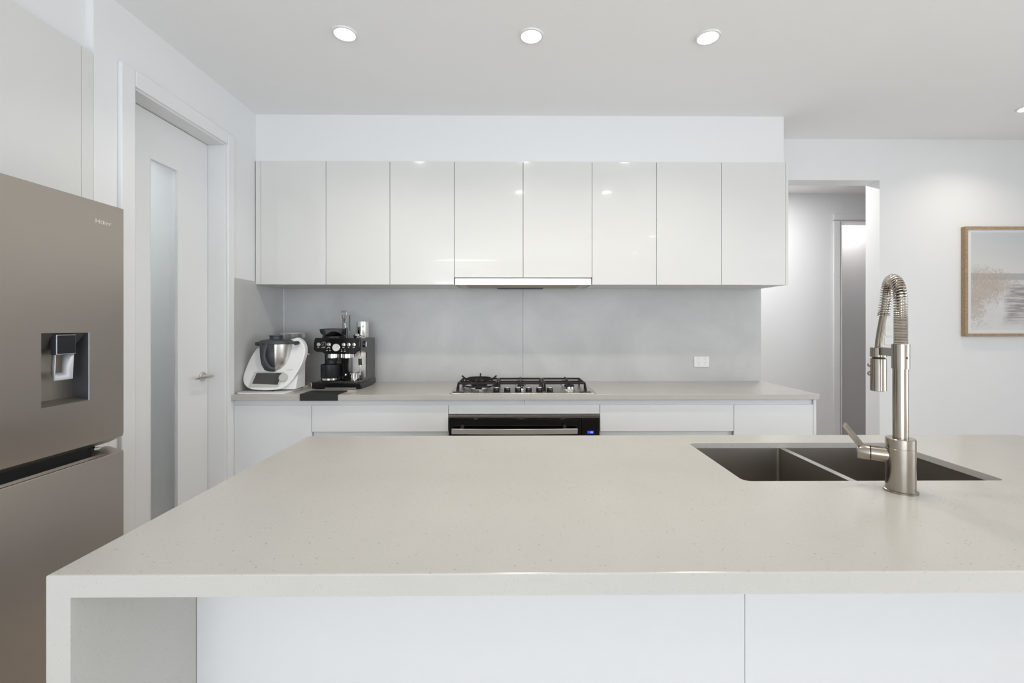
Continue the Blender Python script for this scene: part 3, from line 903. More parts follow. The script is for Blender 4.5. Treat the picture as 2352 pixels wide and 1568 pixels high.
MB().box(DX0, DX1, SY0 - .004, SY1 + .003, zr - .012, zr).build('divider', M['steel'], t, bevel=.002)
fl = MB()
fl.box(SX0 - .02, SX0 - .006, SY0 - .018, SY1 + .026, zr - .0012, zr); fl.box(SX1 + .012, SX1 + .026, SY0 - .018, SY1 + .026, zr - .0012, zr)
fl.box(SX0 - .006, SX1 + .012, SY0 - .018, SY0 - .004, zr - .0012, zr); fl.box(SX0 - .006, SX1 + .012, SY1 + .003, SY1 + .026, zr - .0012, zr)
fl.build('flange', M['sink'], t)

# ---------------------------------------------------------------- tap
TY = 1.087
tx = onY(2068.5, 900, TY).x
T = Vector((tx, TY, .90))
t = thing('kitchen_tap', T, 'tall brushed steel spring-neck kitchen tap standing in front of the sink', 'tap')
MB().lathe([(0, 0), (.0345, 0), (.0345, .004), (.031, .0055), (0, .0055)], T, seg=48).build('base_ring', M['tap_steel'], t)
MB().lathe([(.0300, .0055), (.0300, .1065), (.0296, .1070), (.0296, .1080), (.0300, .1085), (.0300, .1300), (.0288, .1315), (.012, .1315)], T, seg=48).build('body', M['tap_steel'], t)
zc0, zc1 = onY(2068, 846, TY).z, onY(2068, 790, TY).z
MB().cyl((tx, TY, T.z + .1315), (tx, TY, zc0), .0158, 40).build('riser', M['tap_steel'], t)
co = MB().lathe([(.012, 0), (.0182, 0), (.0182, zc1 - zc0), (.012, zc1 - zc0)], (tx, TY, zc0), seg=40).build('collar', M['tap_steel'], t)
MB().lathe([(0, 0), (.0022, 0), (.0022, .0006), (0, .0006)], (tx - .0005, TY - .0183, (zc0 + zc1) / 2 - .003), (0, -1, 0), 14).build('grub_screw', M['black'], co)
HD = 1.192
hx = onY(2017.5, 850, HD).x
hose_top = Vector((hx - .001, HD, onY(2018, 797, HD).z))
# spout path: up from collar, over, down to the hose
endc = Vector((onY(2028.5, 726, 1.172).x, 1.172, onY(2028.5, 726, 1.172).z))
topz = onY(2050, 629, 1.12).z
base = Vector((tx, TY, zc1))
path = [base, base + Vector((0, 0, .03)), base + Vector((0, 0, .06)), Vector((tx, TY, zc1 + .095))]
A = Vector((tx, TY, zc1 + .105)); B = Vector((endc.x + .001, endc.y - .008, endc.z + .045))
mid_ = (A + B) / 2; 
for k in range(0, 13):
    a = PI * k / 12
    hz = topz - .0
    zz = (A.z * (1 - k / 12) + B.z * (k / 12)); pk = math.sin(a)
    p = A.lerp(B, (1 - math.cos(a)) / 2); base_z = A.z + (B.z - A.z) * (1 - math.cos(a)) / 2
    p.z = base_z + (topz - .013 - (A.z + B.z) / 2) * pk
    path.append(p)
path += [B.lerp(endc, .5), endc]
path = catmull(path, 14, False)
# arc-length resample
acc = [0]
for a, b in zip(path[:-1], path[1:]): acc.append(acc[-1] + (b - a).length)
LT = acc[-1]
def at_len(s):
    s = max(0, min(LT, s))
    for i in range(len(acc) - 1):
        if acc[i + 1] >= s:
            q = (s - acc[i]) / max(1e-9, acc[i + 1] - acc[i]); return path[i].lerp(path[i + 1], q)
    return path[-1]
tight = onY(2068, 731, TY).z - zc1
segs = []          # (start, end, pitch)
segs = [(0, tight, .0038), (tight, LT - .012, .0068), (LT - .012, LT, .0040)]
pts = []; ph = 0; s = 0; ds_ang = PI / 7
nrm = Vector((1, 0, 0)); prev_t = Vector((0, 0, 1))
while s < LT:
    pitch = next(p for a, b, p in segs if a <= s <= b)
    if tight < s < tight + .03: pitch = .0042 + (.0068 - .0042) * (s - tight) / .03
    c0 = at_len(s); tg = (at_len(s + .002) - at_len(s - .002)).normalized()
    nrm = (nrm - tg * nrm.dot(tg)).normalized(); bn = tg.cross(nrm)
    rr = .0129 - .0013 * s / LT
    pts.append(c0 + (nrm * math.cos(ph) + bn * math.sin(ph)) * rr)
    ph += ds_ang; s += pitch * ds_ang / (2 * PI)
MB().tube(pts, .0019, 7).build('spring', M['spring'], t)
inner = [at_len(LT * k / 50) for k in range(51)]
low = catmull([endc, endc.lerp(hose_top, .35) + Vector((0, .001, 0)), endc.lerp(hose_top, .7) + Vector((0, .001, 0)), hose_top - Vector((0, 0, .004))], 8, False)
MB().tube(inner + low[1:], .0078, 14).build('hose', M['tap_steel'], t)
# docking arm
ca = Vector((tx, TY, (onY(2052, 802, TY).z + onY(2052, 819, TY).z) / 2)); cb = Vector((hx, HD, (onY(2003, 797, HD).z + onY(2003, 820, HD).z) / 2))
arm = MB(); bar(arm, (ca.x, ca.y, ca.z), (cb.x, cb.y, ca.z), .013, .021)
arm.lathe([(.010, -.0125), (.0185, -.0125), (.0185, .0125), (.010, .0125)], (hx, HD, cb.z), seg=32)
arm.build('docking_arm', M['tap_steel'], t)
zh0, zh1 = onY(2017, 897, HD).z, onY(2017, 823, HD).z
hd_ = MB().lathe([(0, 0), (.0172, 0), (.0182, .001), (.0182, zh1 - zh0 - .001), (.0172, zh1 - zh0), (.010, zh1 - zh0 + .006), (0, zh1 - zh0 + .006)], (hx, HD, zh0), seg=40).build('spray_head', M['tap_steel'], t)
bt = MB()
for yy in (838, 858):
    z = onY(2017, yy, HD).z
    bt.lathe([(0, .0185), (.0065, .0175), (.006, .0215), (.003, .0235), (0, .024)], (hx, HD, z), (-.77, .50, 0), 16)
bt.build('spray_button', M['tap_steel'], hd_)
# mixer barrel and lever
bz = .9865
ax = Vector((-.070, .048, .0)).normalized()
b0 = Vector((tx, TY, bz)) + ax * .022
MB().lathe([(.0185, 0), (.0185, .036)], b0, ax, 40).build('barrel', M['tap_steel'], t)
MB().lathe([(.0180, .036), (.0180, .0385)], b0, ax, 40).build('barrel_seal', M['black'], t)
cap = MB().lathe([(.0190, .0385), (.0190, .062), (.0175, .064), (0, .064)], b0, ax, 40).build('barrel_cap', M['tap_steel'], t)
p0 = b0 + ax * .052 + Vector((0, 0, .010)); p1 = onY(1939, 975, 1.13)
dv = (p1 - p0).normalized(); sd = dv.cross(Vector((.5, -.8, .3))).normalized()
up = sd.cross(dv).normalized()
wv = ax.cross(Vector((0, 0, 1))).normalized()
wv = (Vector((.80, .52, .28)) - dv * Vector((.80, .52, .28)).dot(dv)).normalized(); tv = dv.cross(wv).normalized()
lvr = MB()
vs = []
for p, hw in ((p0, .0095), (p1, .0088)):
    for a, b in ((-1, -1), (1, -1), (1, 1), (-1, 1)): vs.append(p + wv * hw * a + tv * .0033 * b)
lvr.add(vs, [(0, 1, 2, 3), (7, 6, 5, 4), (0, 4, 5, 1), (1, 5, 6, 2), (2, 6, 7, 3), (3, 7, 4, 0)])
lvr.build('lever', M['tap_steel'], t, bevel=.0012)

# ================================================================= BENCH ITEMS
BZ = .90
# thin board beneath the mixer
bo = rrect(-1.668, -1.375, 2.640, 2.985, .035, 6)
o = MB().prism([(x, y, BZ) for x, y in bo], (0, 0, .008)).build('sliding_board', M['white_plastic'], bevel=.002, origin=(-1.52, 2.64, BZ))
tag(o, 'thin pale sliding board underneath the white food processor', 'board')

# ---------------------------------------------------------------- white cooking mixer
MZ = BZ + .008
PLY, PLK = 2.700, .42
def MP(cx, cy, off=0.0):
    """crop pixel -> point on the mixer's leaning front plane, pushed towards the viewer by off"""
    x, y = 540 + cx / 8.711, 740 + cy / 8.711
    d = ray(x, y)
    # Y = PLY + PLK*(Z-.915) - off
    tt = (PLY - off + PLK * (EYE - .915)) / (d.y - PLK * d.z)
    return Vector((d.x * tt, d.y * tt, EYE + d.z * tt))
mixer = t = thing('food_processor', (-1.50, 2.80, MZ), 'white cooking food processor with steel bowl and charcoal lid in the bench corner', 'food processor')
outl = [(160, 1190), (157, 1090), (200, 950), (265, 790), (350, 630), (440, 515), (540, 470), (700, 440), (900, 400), (1080, 350), (1180, 322), (1240, 310), (1330, 375), (1388, 490), (1392, 610), (1345, 790), (1262, 960), (1170, 1110), (1060, 1240), (940, 1320), (800, 1352), (600, 1362), (400, 1352), (290, 1330), (205, 1275)]
pts = catmull([MP(a, b) for a, b in outl], 4)
sh = MB().prism(pts, (0, .045, 0)).build('front_shell', M['white_plastic'], t, bevel=.006, bseg=3)
# body block behind the shell
rb = onZ(697, 889, MZ + .006)
bxr = rb.x
MB().prism([(-1.62, 2.735, MZ + .006), (-1.62, 2.868, MZ + .006), (-1.62, 2.872, 1.09), (-1.62, 2.80, 1.10)], (bxr + 1.62, 0, 0)).build('body', M['white_plastic'], t, bevel=.008, bseg=3)
ft = MB()
fp = onZ(618, 899, MZ)
for (x, y) in ((fp.x, 2.722), (-1.60, 2.85), (bxr - .02, 2.85)):
    ft.cyl((x, y, MZ), (x, y, MZ + .010), .011, 16)
ft.build('foot', M['rubber'], t)
# bowl
by = 2.800; bc = onY(635.5, 800, by)
zt_, zb_ = onY(635, 789, by).z, onY(635, 850, by).z
rt = 34.3 * by / F_PX
prof = [(0, 0), (rt * .56, 0), (rt * .72, .010), (rt * .89, .042), (rt * .97, .09), (rt, zt_ - zb_)]
bw = MB().lathe(prof, (bc.x, by, zb_), seg=56).build('bowl', M['steel'], t)
pg = [(r * 1.02 + .001, hgt) for r, hgt in prof[1:]]
# front-left guard: black sector of the bowl that carries the handle
gd = MB().lathe(pg, (bc.x, by, zb_), seg=18, a0=math.radians(231), a1=math.radians(291), caps=False).build('bowl_guard', M['lid'], t)
sm = gd.modifiers.new('solid', 'SOLIDIFY'); sm.thickness = .003
HP = []
for cx, cy, off in ((640, 425, .105), (592, 560, .110), (580, 700, .103), (615, 800, .086), (670, 880, .066), (735, 925, .050), (790, 930, .040)):
    HP.append(MP(cx, cy, off))
# keep handle just outside the bowl wall
HP2 = []
for p in HP:
    hgt = max(0, min(zt_ - zb_, p.z - zb_)); r = 0
    for (r0, h0_), (r1, h1_) in zip(prof[1:-1], prof[2:]):
        if h0_ <= hgt <= h1_: r = r0 + (r1 - r0) * (hgt - h0_) / max(1e-6, h1_ - h0_)
    r = max(r, rt * .5)
    HP2.append(p)
MB().tube(catmull(HP2, 6, False), .012, 14, rs=[.0115] * 37).build('bowl_handle', M['lid'], t)
# lid
zl = zt_ - .002
rl = 35.6 * by / F_PX
ld = MB().lathe([(0, 0), (rl * .96, 0), (rl, .004), (rl * 1.0, .012), (rl * .93, .022), (rl * .80, .027), (rl * .40, .031), (0, .031)], (bc.x, by, zl), seg=56).build('lid', M['lid'], t)
MB().lathe([(rl * .36, 0), (rl * .36, .018), (rl * .41, .020), (rl * .41, .024), (0, .024)], (bc.x - .004, by, zl + .030), seg=40).build('measuring_cup', M['lid'], ld)
# locking arms at both sides
al = MB()
for s_, cx, cy in ((-1, 455, 430), (1, 1230, 415)):
    q = MP(cx, cy, .03); q.y = by - .01
    al.lathe([(0, -.02), (.0105, -.02), (.0125, -.016), (.0125, .014), (.0105, .018), (0, .018)], q, (0, 1, 0), 22)
    al.tube([q, (bc.x + s_ * rl * .93, by - .02, q.z + .006), (bc.x + s_ * rl * .6, by - .06, q.z + .002)], .0085, 12)
al.build('locking_arm', M['lid'], t)
# screen with its rim, and the dial
rim = [MP(400, 992, .002), MP(980, 992, .002), MP(868, 1288, .002), MP(272, 1288, .002)]
sc_ = MB().prism(rim, (0, -.004, 0)).build('screen_rim', M['grey_plastic'], t, bevel=.0015)
scr = [MP(432, 1016, .0062), MP(935, 1016, .0062), MP(850, 1248, .0062), MP(342, 1226, .0062)]
MB().prism(scr, (0, -.0006, 0)).build('screen', M['screen'], t)
dc = MP(975, 1110, .0)
n_ = Vector((0, -1, .42)).normalized()
MB().lathe([(0, -.002), (.0265, -.002), (.0265, .010), (.024, .013), (0, .013)], dc, n_, 36).build('dial', M['grey_plastic'], t)
MB().prism([MP(1040, 948, .0005), MP(1162, 940, .0005), MP(1162, 950, .0005), MP(1040, 960, .0005)], (0, -.0006, 0)).build('badge', M['grey_plastic'], t)
MB().tube([onY(699, 812, 2.90), onY(705, 812, 2.90), onY(710, 814, 2.90)], .006, 12, rs=[.007, .006, .004]).build('side_lever', M['white_plastic'], t)

# ---------------------------------------------------------------- glass canister behind
cy_ = 3.095; cc = onY(673.5, 800, cy_)
rc = 26.5 * cy_ / F_PX
zc = onY(673, 762, cy_).z
t = thing('canister', (cc.x, cy_, BZ), 'glass canister of dark goods with pale rim behind the food processor', 'jar')
MB().lathe([(0, 0), (rc * .99, 0), (rc, .004), (rc, zc - BZ - .013), (rc * .98, zc - BZ - .012)], (cc.x, cy_, BZ), seg=48, caps=False).build('jar', M['glass'], t)
MB().lathe([(0, .006), (rc * .94, .006), (rc * .94, (zc - BZ) * .78), (0, (zc - BZ) * .79)], (cc.x, cy_, BZ), seg=40).build('contents', M['beans'], t)
MB().lathe([(0, 0), (rc * 1.02, 0), (rc * 1.02, .006), (0, .008)], (cc.x, cy_, zc - .0115), seg=48).build('lid', M['grey_plastic'], t)

# ---------------------------------------------------------------- white cord on the bench
cd = catmull([(bxr + .006, 2.93, BZ + .03), (-1.345, 2.93, BZ + .012), (-1.33, 2.91, BZ + .0035), (-1.30, 2.95, BZ + .0035), (-1.31, 3.02, BZ + .0035), (-1.36, 3.00, BZ + .0035), (-1.375, 3.10, BZ + .0035), (-1.38, 3.18, BZ + .0035)], 8, False)
o = MB().tube(cd, .003, 8).build('power_cord', M['white_plastic'], parent=mixer)

# ---------------------------------------------------------------- tamping mat over the bench edge
pa, pb = onZ(716, 897, BZ + .004), onZ(797, 897, BZ + .004)
mx0, mx1 = -1.268, -1.047
m = MB()
top = [(mx0, BY - .0055, BZ), (mx1, BY - .0055, BZ), (mx1, BY + .01, BZ), (pb.x + .002, pb.y, BZ), (pa.x, pa.y, BZ)]
m.prism(top, (0, 0, .006))
m.box(mx0, mx1, BY - .0055, BY - .0005, .866, BZ)
o = m.build('tamping_mat', M['rubber'], bevel=.0015, origin=(mx0, BY, BZ))
tag(o, 'black rubber tamping mat folded over the edge of the back bench', 'mat')

# ---------------------------------------------------------------- coffee machine
def C(cx, cy, Y): return onY(700 + cx / 7.128, 700 + cy / 7.128, Y)
FYc = 2.862; RYc = 3.150
X0, X1 = C(140, 640, FYc).x, C(905, 640, FYc).x
t = thing('coffee_machine', ((X0 + X1) / 2, 3.0, BZ), 'black espresso machine with round gauge and bean hopper on the back bench', 'coffee machine')
bx0, bx1 = C(110, 1300, 2.842).x, C(925, 1300, 2.842).x
ztray = C(300, 1262, 2.85).z
ft = MB()
for x in (bx0 + .03, bx1 - .03):
    for y in (2.87, 3.12): ft.cyl((x, y, BZ), (x, y, BZ + .004), .012, 16)
ft.build('foot', M['rubber'], t)
MB().box(bx0, bx1, 2.842, RYc - .01, BZ + .004, ztray - .002).build('drip_tray', M['black'], t, bevel=.006, bseg=3)
gr = MB()
for k in range(22):
    x = bx0 + .02 + k * (bx1 - bx0 - .04) / 21
    gr.box(x - .0022, x + .0022, 2.858, 2.985, ztray - .002, ztray)
gr.build('tray_grille', M['steel'], t)
MB().box(C(330, 1300, 2.84).x, C(840, 1300, 2.84).x, 2.8405, 2.843, C(300, 1372, 2.842).z, C(300, 1345, 2.842).z).build('tray_grip', M['chrome'], t)
zhd = C(500, 545, FYc).z; zhb = C(500, 770, FYc).z; zch = C(500, 805, FYc).z
MB().box(X0 + .012, X1, 3.0, RYc, ztray - .002, zhd - .004).build('rear_body', M['black_satin'], t, bevel=.006)
hp = [C(160, 548, FYc), C(178, 540, FYc), C(905, 545, FYc), C(905, 745, FYc), C(860, 770, FYc), C(815, 806, FYc), C(330, 806, FYc), C(285, 775, FYc), C(185, 765, FYc), C(142, 735, FYc), C(145, 620, FYc)]
MB().prism(hp, (0, RYc - FYc - .12, 0)).build('head', M['black'], t, bevel=.005, bseg=3)
MB().prism([(X1 - .002, FYc + .02, C(905, 745, FYc).z), (X1 - .002, FYc + .02, zhd - .003), (X1 - .002, RYc - .003, zhd - .003), (X1 - .002, RYc - .003, BZ + .01), (X1 - .002, 2.87, BZ + .01), (X1 - .002, 2.87, ztray + .004), (X1 - .002, 2.985, ztray + .02), (X1 - .002, 2.985, C(905, 800, FYc).z)], (.006, 0, 0)).build('side_panel', M['side_grey'], t, bevel=.002)
MB().box(X0 + .03, X1 - .008, 2.994, 3.0005, ztray + .002, zhb).build('splash_plate', M['steel'], t)
for cx, cy, r in ((230, 648, 32), (398, 648, 32), (638, 650, 30), (722, 650, 30), (806, 650, 30)):
    p = C(cx, cy, FYc)
    MB().lathe([(0, 0), (r / 7.128 * FYc / F_PX, 0), (r / 7.128 * FYc / F_PX * .95, .003), (0, .004)], p, (0, -1, 0), 24).build('button', M['button'], t)
p = C(315, 645, FYc); rr = 42 / 7.128 * FYc / F_PX
kn = MB().lathe([(0, 0), (rr, 0), (rr, .003), (rr * .86, .003), (rr * .8, .012), (rr * .7, .014), (0, .014)], p, (0, -1, 0), 28).build('grind_dial', M['black_satin'], t)
MB().lathe([(rr * .86, .0031), (rr, .0031), (rr, .0045), (rr * .88, .0045), (rr * .86, .0031)], p, (0, -1, 0), 28, caps=False).build('dial_ring', M['button'], kn)
q = MB(); bar(q, p + Vector((-.005, -.0146, -.005)), p + Vector((.005, -.0146, .005)), .002, .002); q.build('pointer', M['button'], kn)
p = C(517, 697, FYc); rr = 62 / 7.128 * FYc / F_PX
ga = MB().lathe([(0, 0), (rr, 0), (rr, .005), (rr * .9, .006), (rr * .9, .004), (0, .004)], p, (0, -1, 0), 40).build('pressure_gauge', M['button'], t)
MB().lathe([(0, .0041), (rr * .89, .0041), (rr * .89, .0045), (0, .0045)], p, (0, -1, 0), 40).build('gauge_face', M['dial'], ga)
q = MB(); bar(q, p + Vector((-.006, -.0050, -.006)), p + Vector((.010, -.0050, .010)), .0015, .001)
for k in range(9):
    a = math.radians(-20 + k * 27.5)
    d1 = Vector((math.cos(a), 0, math.sin(a)))
    bar(q, p + d1 * rr * .62 + Vector((0, -.0049, 0)), p + d1 * rr * .78 + Vector((0, -.0049, 0)), .0012, .0008)
q.build('gauge_needle', M['black_satin'], ga)
mk = MB()
for cx, cy, w_ in ((222, 696, 26), (305, 699, 60), (390, 696, 46), (365, 716, 12), (412, 716, 12), (362, 748, 26), (412, 748, 26), (634, 696, 36), (718, 696, 18), (802, 696, 34), (606, 732, 12), (658, 732, 12), (604, 757, 24), (656, 757, 28)):
    a = C(cx - w_ / 2, cy - 3, FYc); b = C(cx + w_ / 2, cy + 4, FYc)
    mk.box(a.x, b.x, FYc - .0006, FYc + .0005, b.z, a.z)
mk.build('button_marking', M['dial'], t)
# group head with portafilter, grinder outlet, spout column
g0 = C(450, 840, 2.90); gz1 = C(450, 806, 2.90).z; gz0 = C(450, 866, 2.90).z
MB().lathe([(0, 0), (.036, 0), (.036, gz1 - gz0 + .002), (0, gz1 - gz0 + .002)], (g0.x, 2.905, gz0), seg=36).build('group_head', M['chrome'], t)
pz = C(450, 955, 2.90).z
pf = MB().lathe([(0, 0), (.024, 0), (.030, .012), (.0335, gz0 - pz)], (g0.x, 2.905, pz), seg=32)
pf.lathe([(.030, .004), (.036, 0), (.034, .012), (.024, .026)], (g0.x - .008, 2.90, pz), seg=28)
pf.build('portafilter', M['black_satin'], t)
g1 = C(690, 840, 2.91); 
MB().lathe([(0, 0), (.040, 0), (.040, gz1 - gz0 + .002), (0, gz1 - gz0 + .002)], (g1.x, 2.915, gz0), seg=36).build('grinder_outlet', M['chrome'], t)
cl = C(660, 900, 2.935)
MB().box(C(600, 900, 2.935).x, C(722, 900, 2.935).x, 2.930, 2.992, ztray + .001, gz0).build('tamper_column', M['black'], t, bevel=.004)
hs = C(676, 1140, 2.925)
MB().lathe([(0, -.004), (.008, -.004), (.0095, 0), (.008, .010), (0, .012)], (hs.x, 2.918, hs.z - .004), seg=20).build('hot_water_tip', M['chrome'], t)
# steam wand
wa, wb, wc_, wd = C(900, 790, 2.90), C(920, 880, 2.885), C(948, 1000, 2.88), C(965, 1185, 2.88)
wx = X1 - .014
st = MB().tube(catmull([(wx, 2.92, zhb + .002), (wx + .001, 2.905, wb.z), (wx + .002, 2.90, wc_.z), (wx + .001, 2.902, wd.z + .012)], 6, False), .0042, 12).build('steam_wand', M['chrome'], t)
MB().tube([(wx - .001, 2.904, C(900, 880, 2.9).z), (wx + .002, 2.900, C(900, 985, 2.9).z)], .0105, 14).build('wand_grip', M['black_satin'], st)
# side steam knob
sk = Vector((X1 + .004, 2.90, C(980, 640, 2.93).z)); 
MB().lathe([(0, 0), (.021, 0), (.019, .014), (0, .016)], sk + Vector((0, .02, 0)), (1, 0, 0), 28).build('steam_knob', M['black'], t)
MB().box(X1 + .019, X1 + .022, 2.914, 2.926, sk.z - .016, sk.z + .016).build('steam_knob_bar', M['button'], t)
# hopper
hy = 2.945; hc = C(475, 450, hy)
rt2 = 213 / 7.128 * hy / F_PX
ht = MB().lathe([(rt2 * .74, 0), (rt2 * .76, .018), (rt2 * .97, .040), (rt2, .058), (rt2 * .99, .0585)], (hc.x, hy, zhd - .003), seg=48, caps=False).build('bean_hopper', M['smoke'], t)
zho = zhd - .003 + .058
MB().lathe([(0, 0), (rt2 * 1.02, 0), (rt2 * 1.0, .004), (rt2 * .5, .008), (0, .009)], (hc.x, hy, zho), seg=48).build('hopper_lid', M['black_satin'], ht)
MB().lathe([(0, .0), (rt2 * .68, 0), (rt2 * .68, .010), (rt2 * .45, .030), (rt2 * .18, .042), (0, .043)], (hc.x, hy, zhd - .001), seg=36).build('hopper_core', M['black'], ht)
MB().lathe([(rt2 * .77, 0), (rt2 * .80, .002), (rt2 * .80, .013), (rt2 * .77, .015)], (hc.x, hy, zhd - .002), seg=44, caps=False).build('hopper_collar', M['black_satin'], ht)
tp = C(680, 375, 2.89)
MB().cyl((tp.x, 2.895, zhd - .001), (tp.x, 2.895, tp.z), .0075, 20).build('tamper_handle', M['black'], t)

# things on and in the machine
# black canister on the drip tray
k0 = C(386, 1100, 2.868); kr = 164 / 7.128 * 2.84 / F_PX * .97
kt = C(386, 975, 2.84).z
t = thing('dosing_canister', (k0.x, 2.895, ztray), 'matte black canister with steel base band under the coffee group head', 'canister')
kyy = 2.842 + .012 + .0; kc = (k0.x, 2.90, ztray)
kR = .058
MB().lathe([(kR * .86, 0), (kR * .90, .003), (kR * .92, .008), (0, .008)], kc, seg=44).build('foot_ring', M['rubber'], t)
MB().lathe([(kR * .93, .008), (kR * .965, .010), (kR * .97, .022), (0, .022)], kc, seg=44).build('steel_band', M['chrome'], t)
MB().lathe([(0, .022), (kR * .97, .022), (kR, .026), (kR, pz - ztray - .006), (kR * .93, pz - ztray - .006), (kR * .93, .03), (0, .03)], kc, seg=48, caps=False).build('canister_wall', M['black_satin'], t)
# steel filter basket cup beside it
t = thing('filter_basket', (C(805, 1180, 2.90).x, 2.915, ztray), 'small shiny steel filter basket cup on the coffee drip tray', 'cup')
fc = (C(805, 1180, 2.90).x, 2.915, ztray); fz = C(805, 1118, 2.90).z - ztray
MB().lathe([(0, 0), (.024, 0), (.0275, .004), (.029, fz), (.0305, fz + .001), (.0275, fz), (.026, .006), (0, .006)], fc, seg=36, caps=False).build('cup_wall', M['chrome'], t)
MB().lathe([(0, .006), (.0262, .006), (.0262, fz * .8), (0, fz * .9)], fc, seg=30).build('contents', M['beans'], t)
# steel jug on top
jy = 3.075; jc = C(947, 400, jy); jr = 97 / 7.128 * jy / F_PX
jz = C(947, 275, jy).z
t = thing('milk_jug', (jc.x, jy, zhd), 'polished steel milk jug standing on top of the coffee machine', 'jug')
ztop = zhd - .004
MB().lathe([(0, 0), (jr * .98, 0), (jr, .004), (jr, jz - ztop), (jr * .94, jz - ztop), (jr * .94, .006), (0, .006)], (jc.x, jy, ztop), seg=40, caps=False).build('jug_wall', M['chrome'], t)
hx_ = jc.x + jr * .45; hyy = jy - jr * .9
MB().tube(catmull([(hx_, hyy + .004, jz - .030), (hx_ + .004, hyy - .022, jz - .032), (hx_ + .005, hyy - .028, jz - .055), (hx_ + .004, hyy - .02, jz - .078), (hx_, hyy + .004, jz - .080)], 6, False), .0035, 10).build('jug_handle', M['chrome'], t)
# tamper lying next to the jug
ty_ = 2.985; tc_ = C(880, 500, ty_)
t = thing('tamper', (tc_.x, ty_, ztop), 'shiny steel tamper and scoop lying on the coffee machine top', 'tamper')
MB().lathe([(0, 0), (.021, 0), (.022, .004), (.018, .009), (.007, .016), (0, .016)], (tc_.x + .008, ty_, ztop), seg=30).build('tamper_base', M['chrome'], t)
MB().lathe([(0, -.018), (.008, -.017), (.0155, -.006), (.016, .006), (.008, .017), (0, .018)], (tc_.x - .022, ty_ + .02, ztop + .0165), (1, .2, .35), 24).build('tamper_grip', M['chrome'], t)
# glass tube with a whisk
gy = 3.06; gc = C(680, 300, gy); gz = C(680, 165, gy).z
t = thing('glass_tumbler', (gc.x, gy, ztop), 'clear tall glass tube holding a whisk on the coffee machine', 'glass')
gR = 62 / 7.128 * gy / F_PX
MB().lathe([(0, 0), (gR * .98, 0), (gR, .003), (gR, gz - ztop - .001), (gR * .97, gz - ztop)], (gc.x, gy, ztop), seg=32, caps=False).build('tube_wall', M['glass'], t)
t = thing('whisk', (gc.x, gy, ztop + .004), 'small wire whisk leaning out of the clear glass tube', 'whisk')
w0 = Vector((gc.x + .004, gy, ztop + .006)); wt = C(635, 95, gy); wm = C(655, 300, gy)
MB().tube([w0, wm], .0024, 10).build('whisk_stem', M['chrome'], t)
wd_ = (wt - wm); L_ = wd_.length; dN = wd_.normalized(); e1_ = dN.cross(Vector((0, 1, 0))).normalized(); e2_ = dN.cross(e1_)
for k in range(6):
    a = PI * k / 6; e_ = e1_ * math.cos(a) + e2_ * math.sin(a)
    lp = []
    for j in range(25):
        u_ = j / 24; ang = -PI / 2 + PI * 2 * u_
        # teardrop loop
        s_ = math.sin(PI * u_); w_ = math.sin(2 * PI * u_) * (.35 + .65 * s_)
        lp.append(wm + dN * L_ * s_ + e_ * .026 * w_)
    MB().tube(lp, .0011, 6).build('wire', M['chrome'], t)

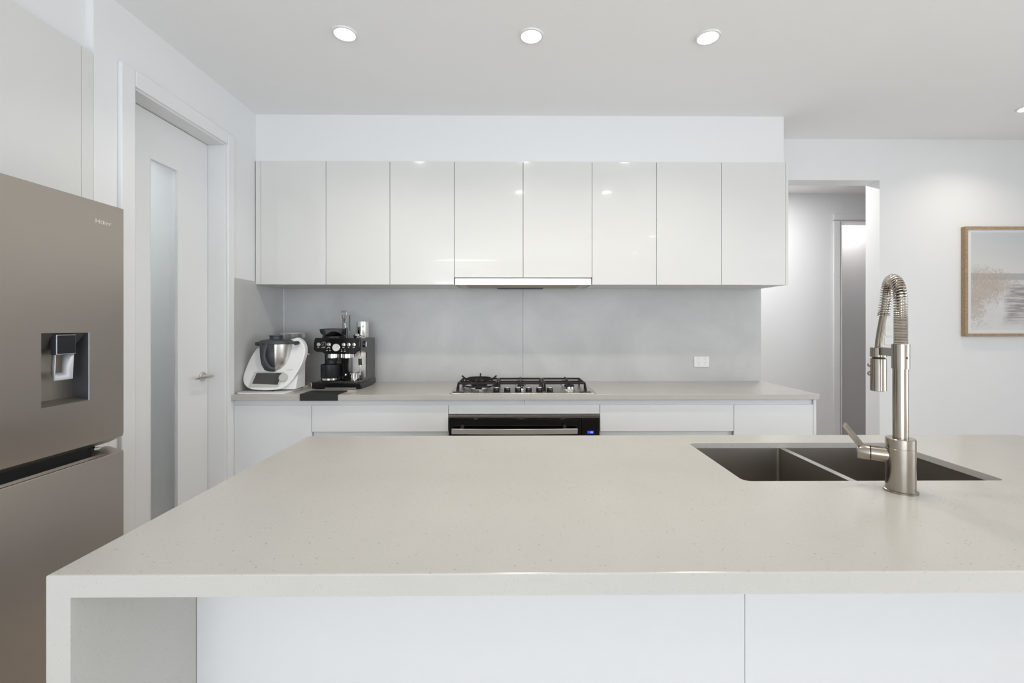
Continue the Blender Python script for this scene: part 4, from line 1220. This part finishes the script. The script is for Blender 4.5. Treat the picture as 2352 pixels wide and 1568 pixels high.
# ---------------------------------------------------------------- outlet and switches
def plate(name, x0, x1, z0, z1, y, label, cat):
    t = thing(name, ((x0 + x1) / 2, y, (z0 + z1) / 2), label, cat)
    o = rrect(x0, x1, z0, z1, .006, 4)
    MB().prism([(a, y, b) for a, b in o], (0, -.007, 0)).build('faceplate', M['white_plastic'], t, bevel=.0015)
    return t
yw = YB - .009
a, b = onY(1593.5, 818.5, yw), onY(1628, 842.5, yw)
t = plate('power_outlet', a.x, b.x, b.z, a.z, yw, 'white double power outlet on the grey splashback right of cooktop', 'outlet')
for cx in (1604, 1618.5):
    c_ = onY(cx, 823.5, yw)
    MB().box(c_.x - .0085, c_.x + .0085, yw - .0078, yw - .0065, c_.z - .009, c_.z + .009).build('switch_frame', M['grey_plastic'], t)
    MB().prism([(c_.x - .0075, yw - .007, c_.z - .008), (c_.x - .0075, yw - .0105, c_.z - .008), (c_.x - .0075, yw - .008, c_.z + .006), (c_.x - .0075, yw - .007, c_.z + .006)], (.015, 0, 0)).build('rocker_switch', M['white_plastic'], t)
    s_ = MB(); p = onY(cx, 832.3, yw); yy = yw - .0073
    bar(s_, (p.x - .0075, yy, p.z + .003), (p.x - .0055, yy, p.z - .003), .0006, .0022); bar(s_, (p.x + .0075, yy, p.z + .003), (p.x + .0055, yy, p.z - .003), .0006, .0022)
    p = onY(cx, 836.7, yw); s_.box(p.x - .0011, p.x + .0011, yy - .0003, yy + .0006, p.z - .0045, p.z + .0035)
    s_.build('socket_slot', M['dark_gap'], t)
a, b = onY(2032, 741, YB), onY(2047.5, 771, YB)
t = plate('intercom', a.x, b.x, b.z, a.z, YB, 'white control keypad on wall by the hall opening, behind the tap', 'keypad')
bt = MB()
for i in range(3):
    for j in range(3):
        x = a.x + (b.x - a.x) * (.25 + .25 * i); z = a.z + (b.z - a.z) * (.2 + .18 * j)
        bt.box(x - .004, x + .004, YB - .0085, YB - .0065, z - .003, z + .003)
bt.build('keypad_button', M['trim'], t)
a, b = onY(2031, 775, YB), onY(2050, 792, YB)
t = plate('light_switch', a.x, b.x, b.z, a.z, YB, 'white light switch plate on wall below the keypad, behind the tap', 'switch')
MB().box(a.x + .02, a.x + .04, YB - .009, YB - .0065, b.z + .015, b.z + .035).build('rocker_switch', M['trim'], t)

# ---------------------------------------------------------------- framed picture
pz1, pz0 = onY(2208, 522, YB).z, onY(2208, 772, YB).z
px0 = onY(2207, 640, YB).x; pw = 1.10
t = thing('framed_picture', (px0 + pw / 2, YB, (pz0 + pz1) / 2), 'oak-framed pale beach print hanging on the right-hand wall', 'picture')
fd = .034; fw = .020
f = MB()
f.box(px0, px0 + pw, YB - fd, YB - .002, pz1 - fw, pz1); f.box(px0, px0 + pw, YB - fd, YB - .002, pz0, pz0 + fw)
f.box(px0, px0 + fw, YB - fd, YB - .002, pz0 + fw, pz1 - fw); f.box(px0 + pw - fw, px0 + pw, YB - fd, YB - .002, pz0 + fw, pz1 - fw)
f.build('frame', M['oak'], t, bevel=.0012)
MB().box(px0 + fw, px0 + pw - fw, YB - .024, YB - .018, pz0 + fw, pz1 - fw).build('print', M['print'], t)
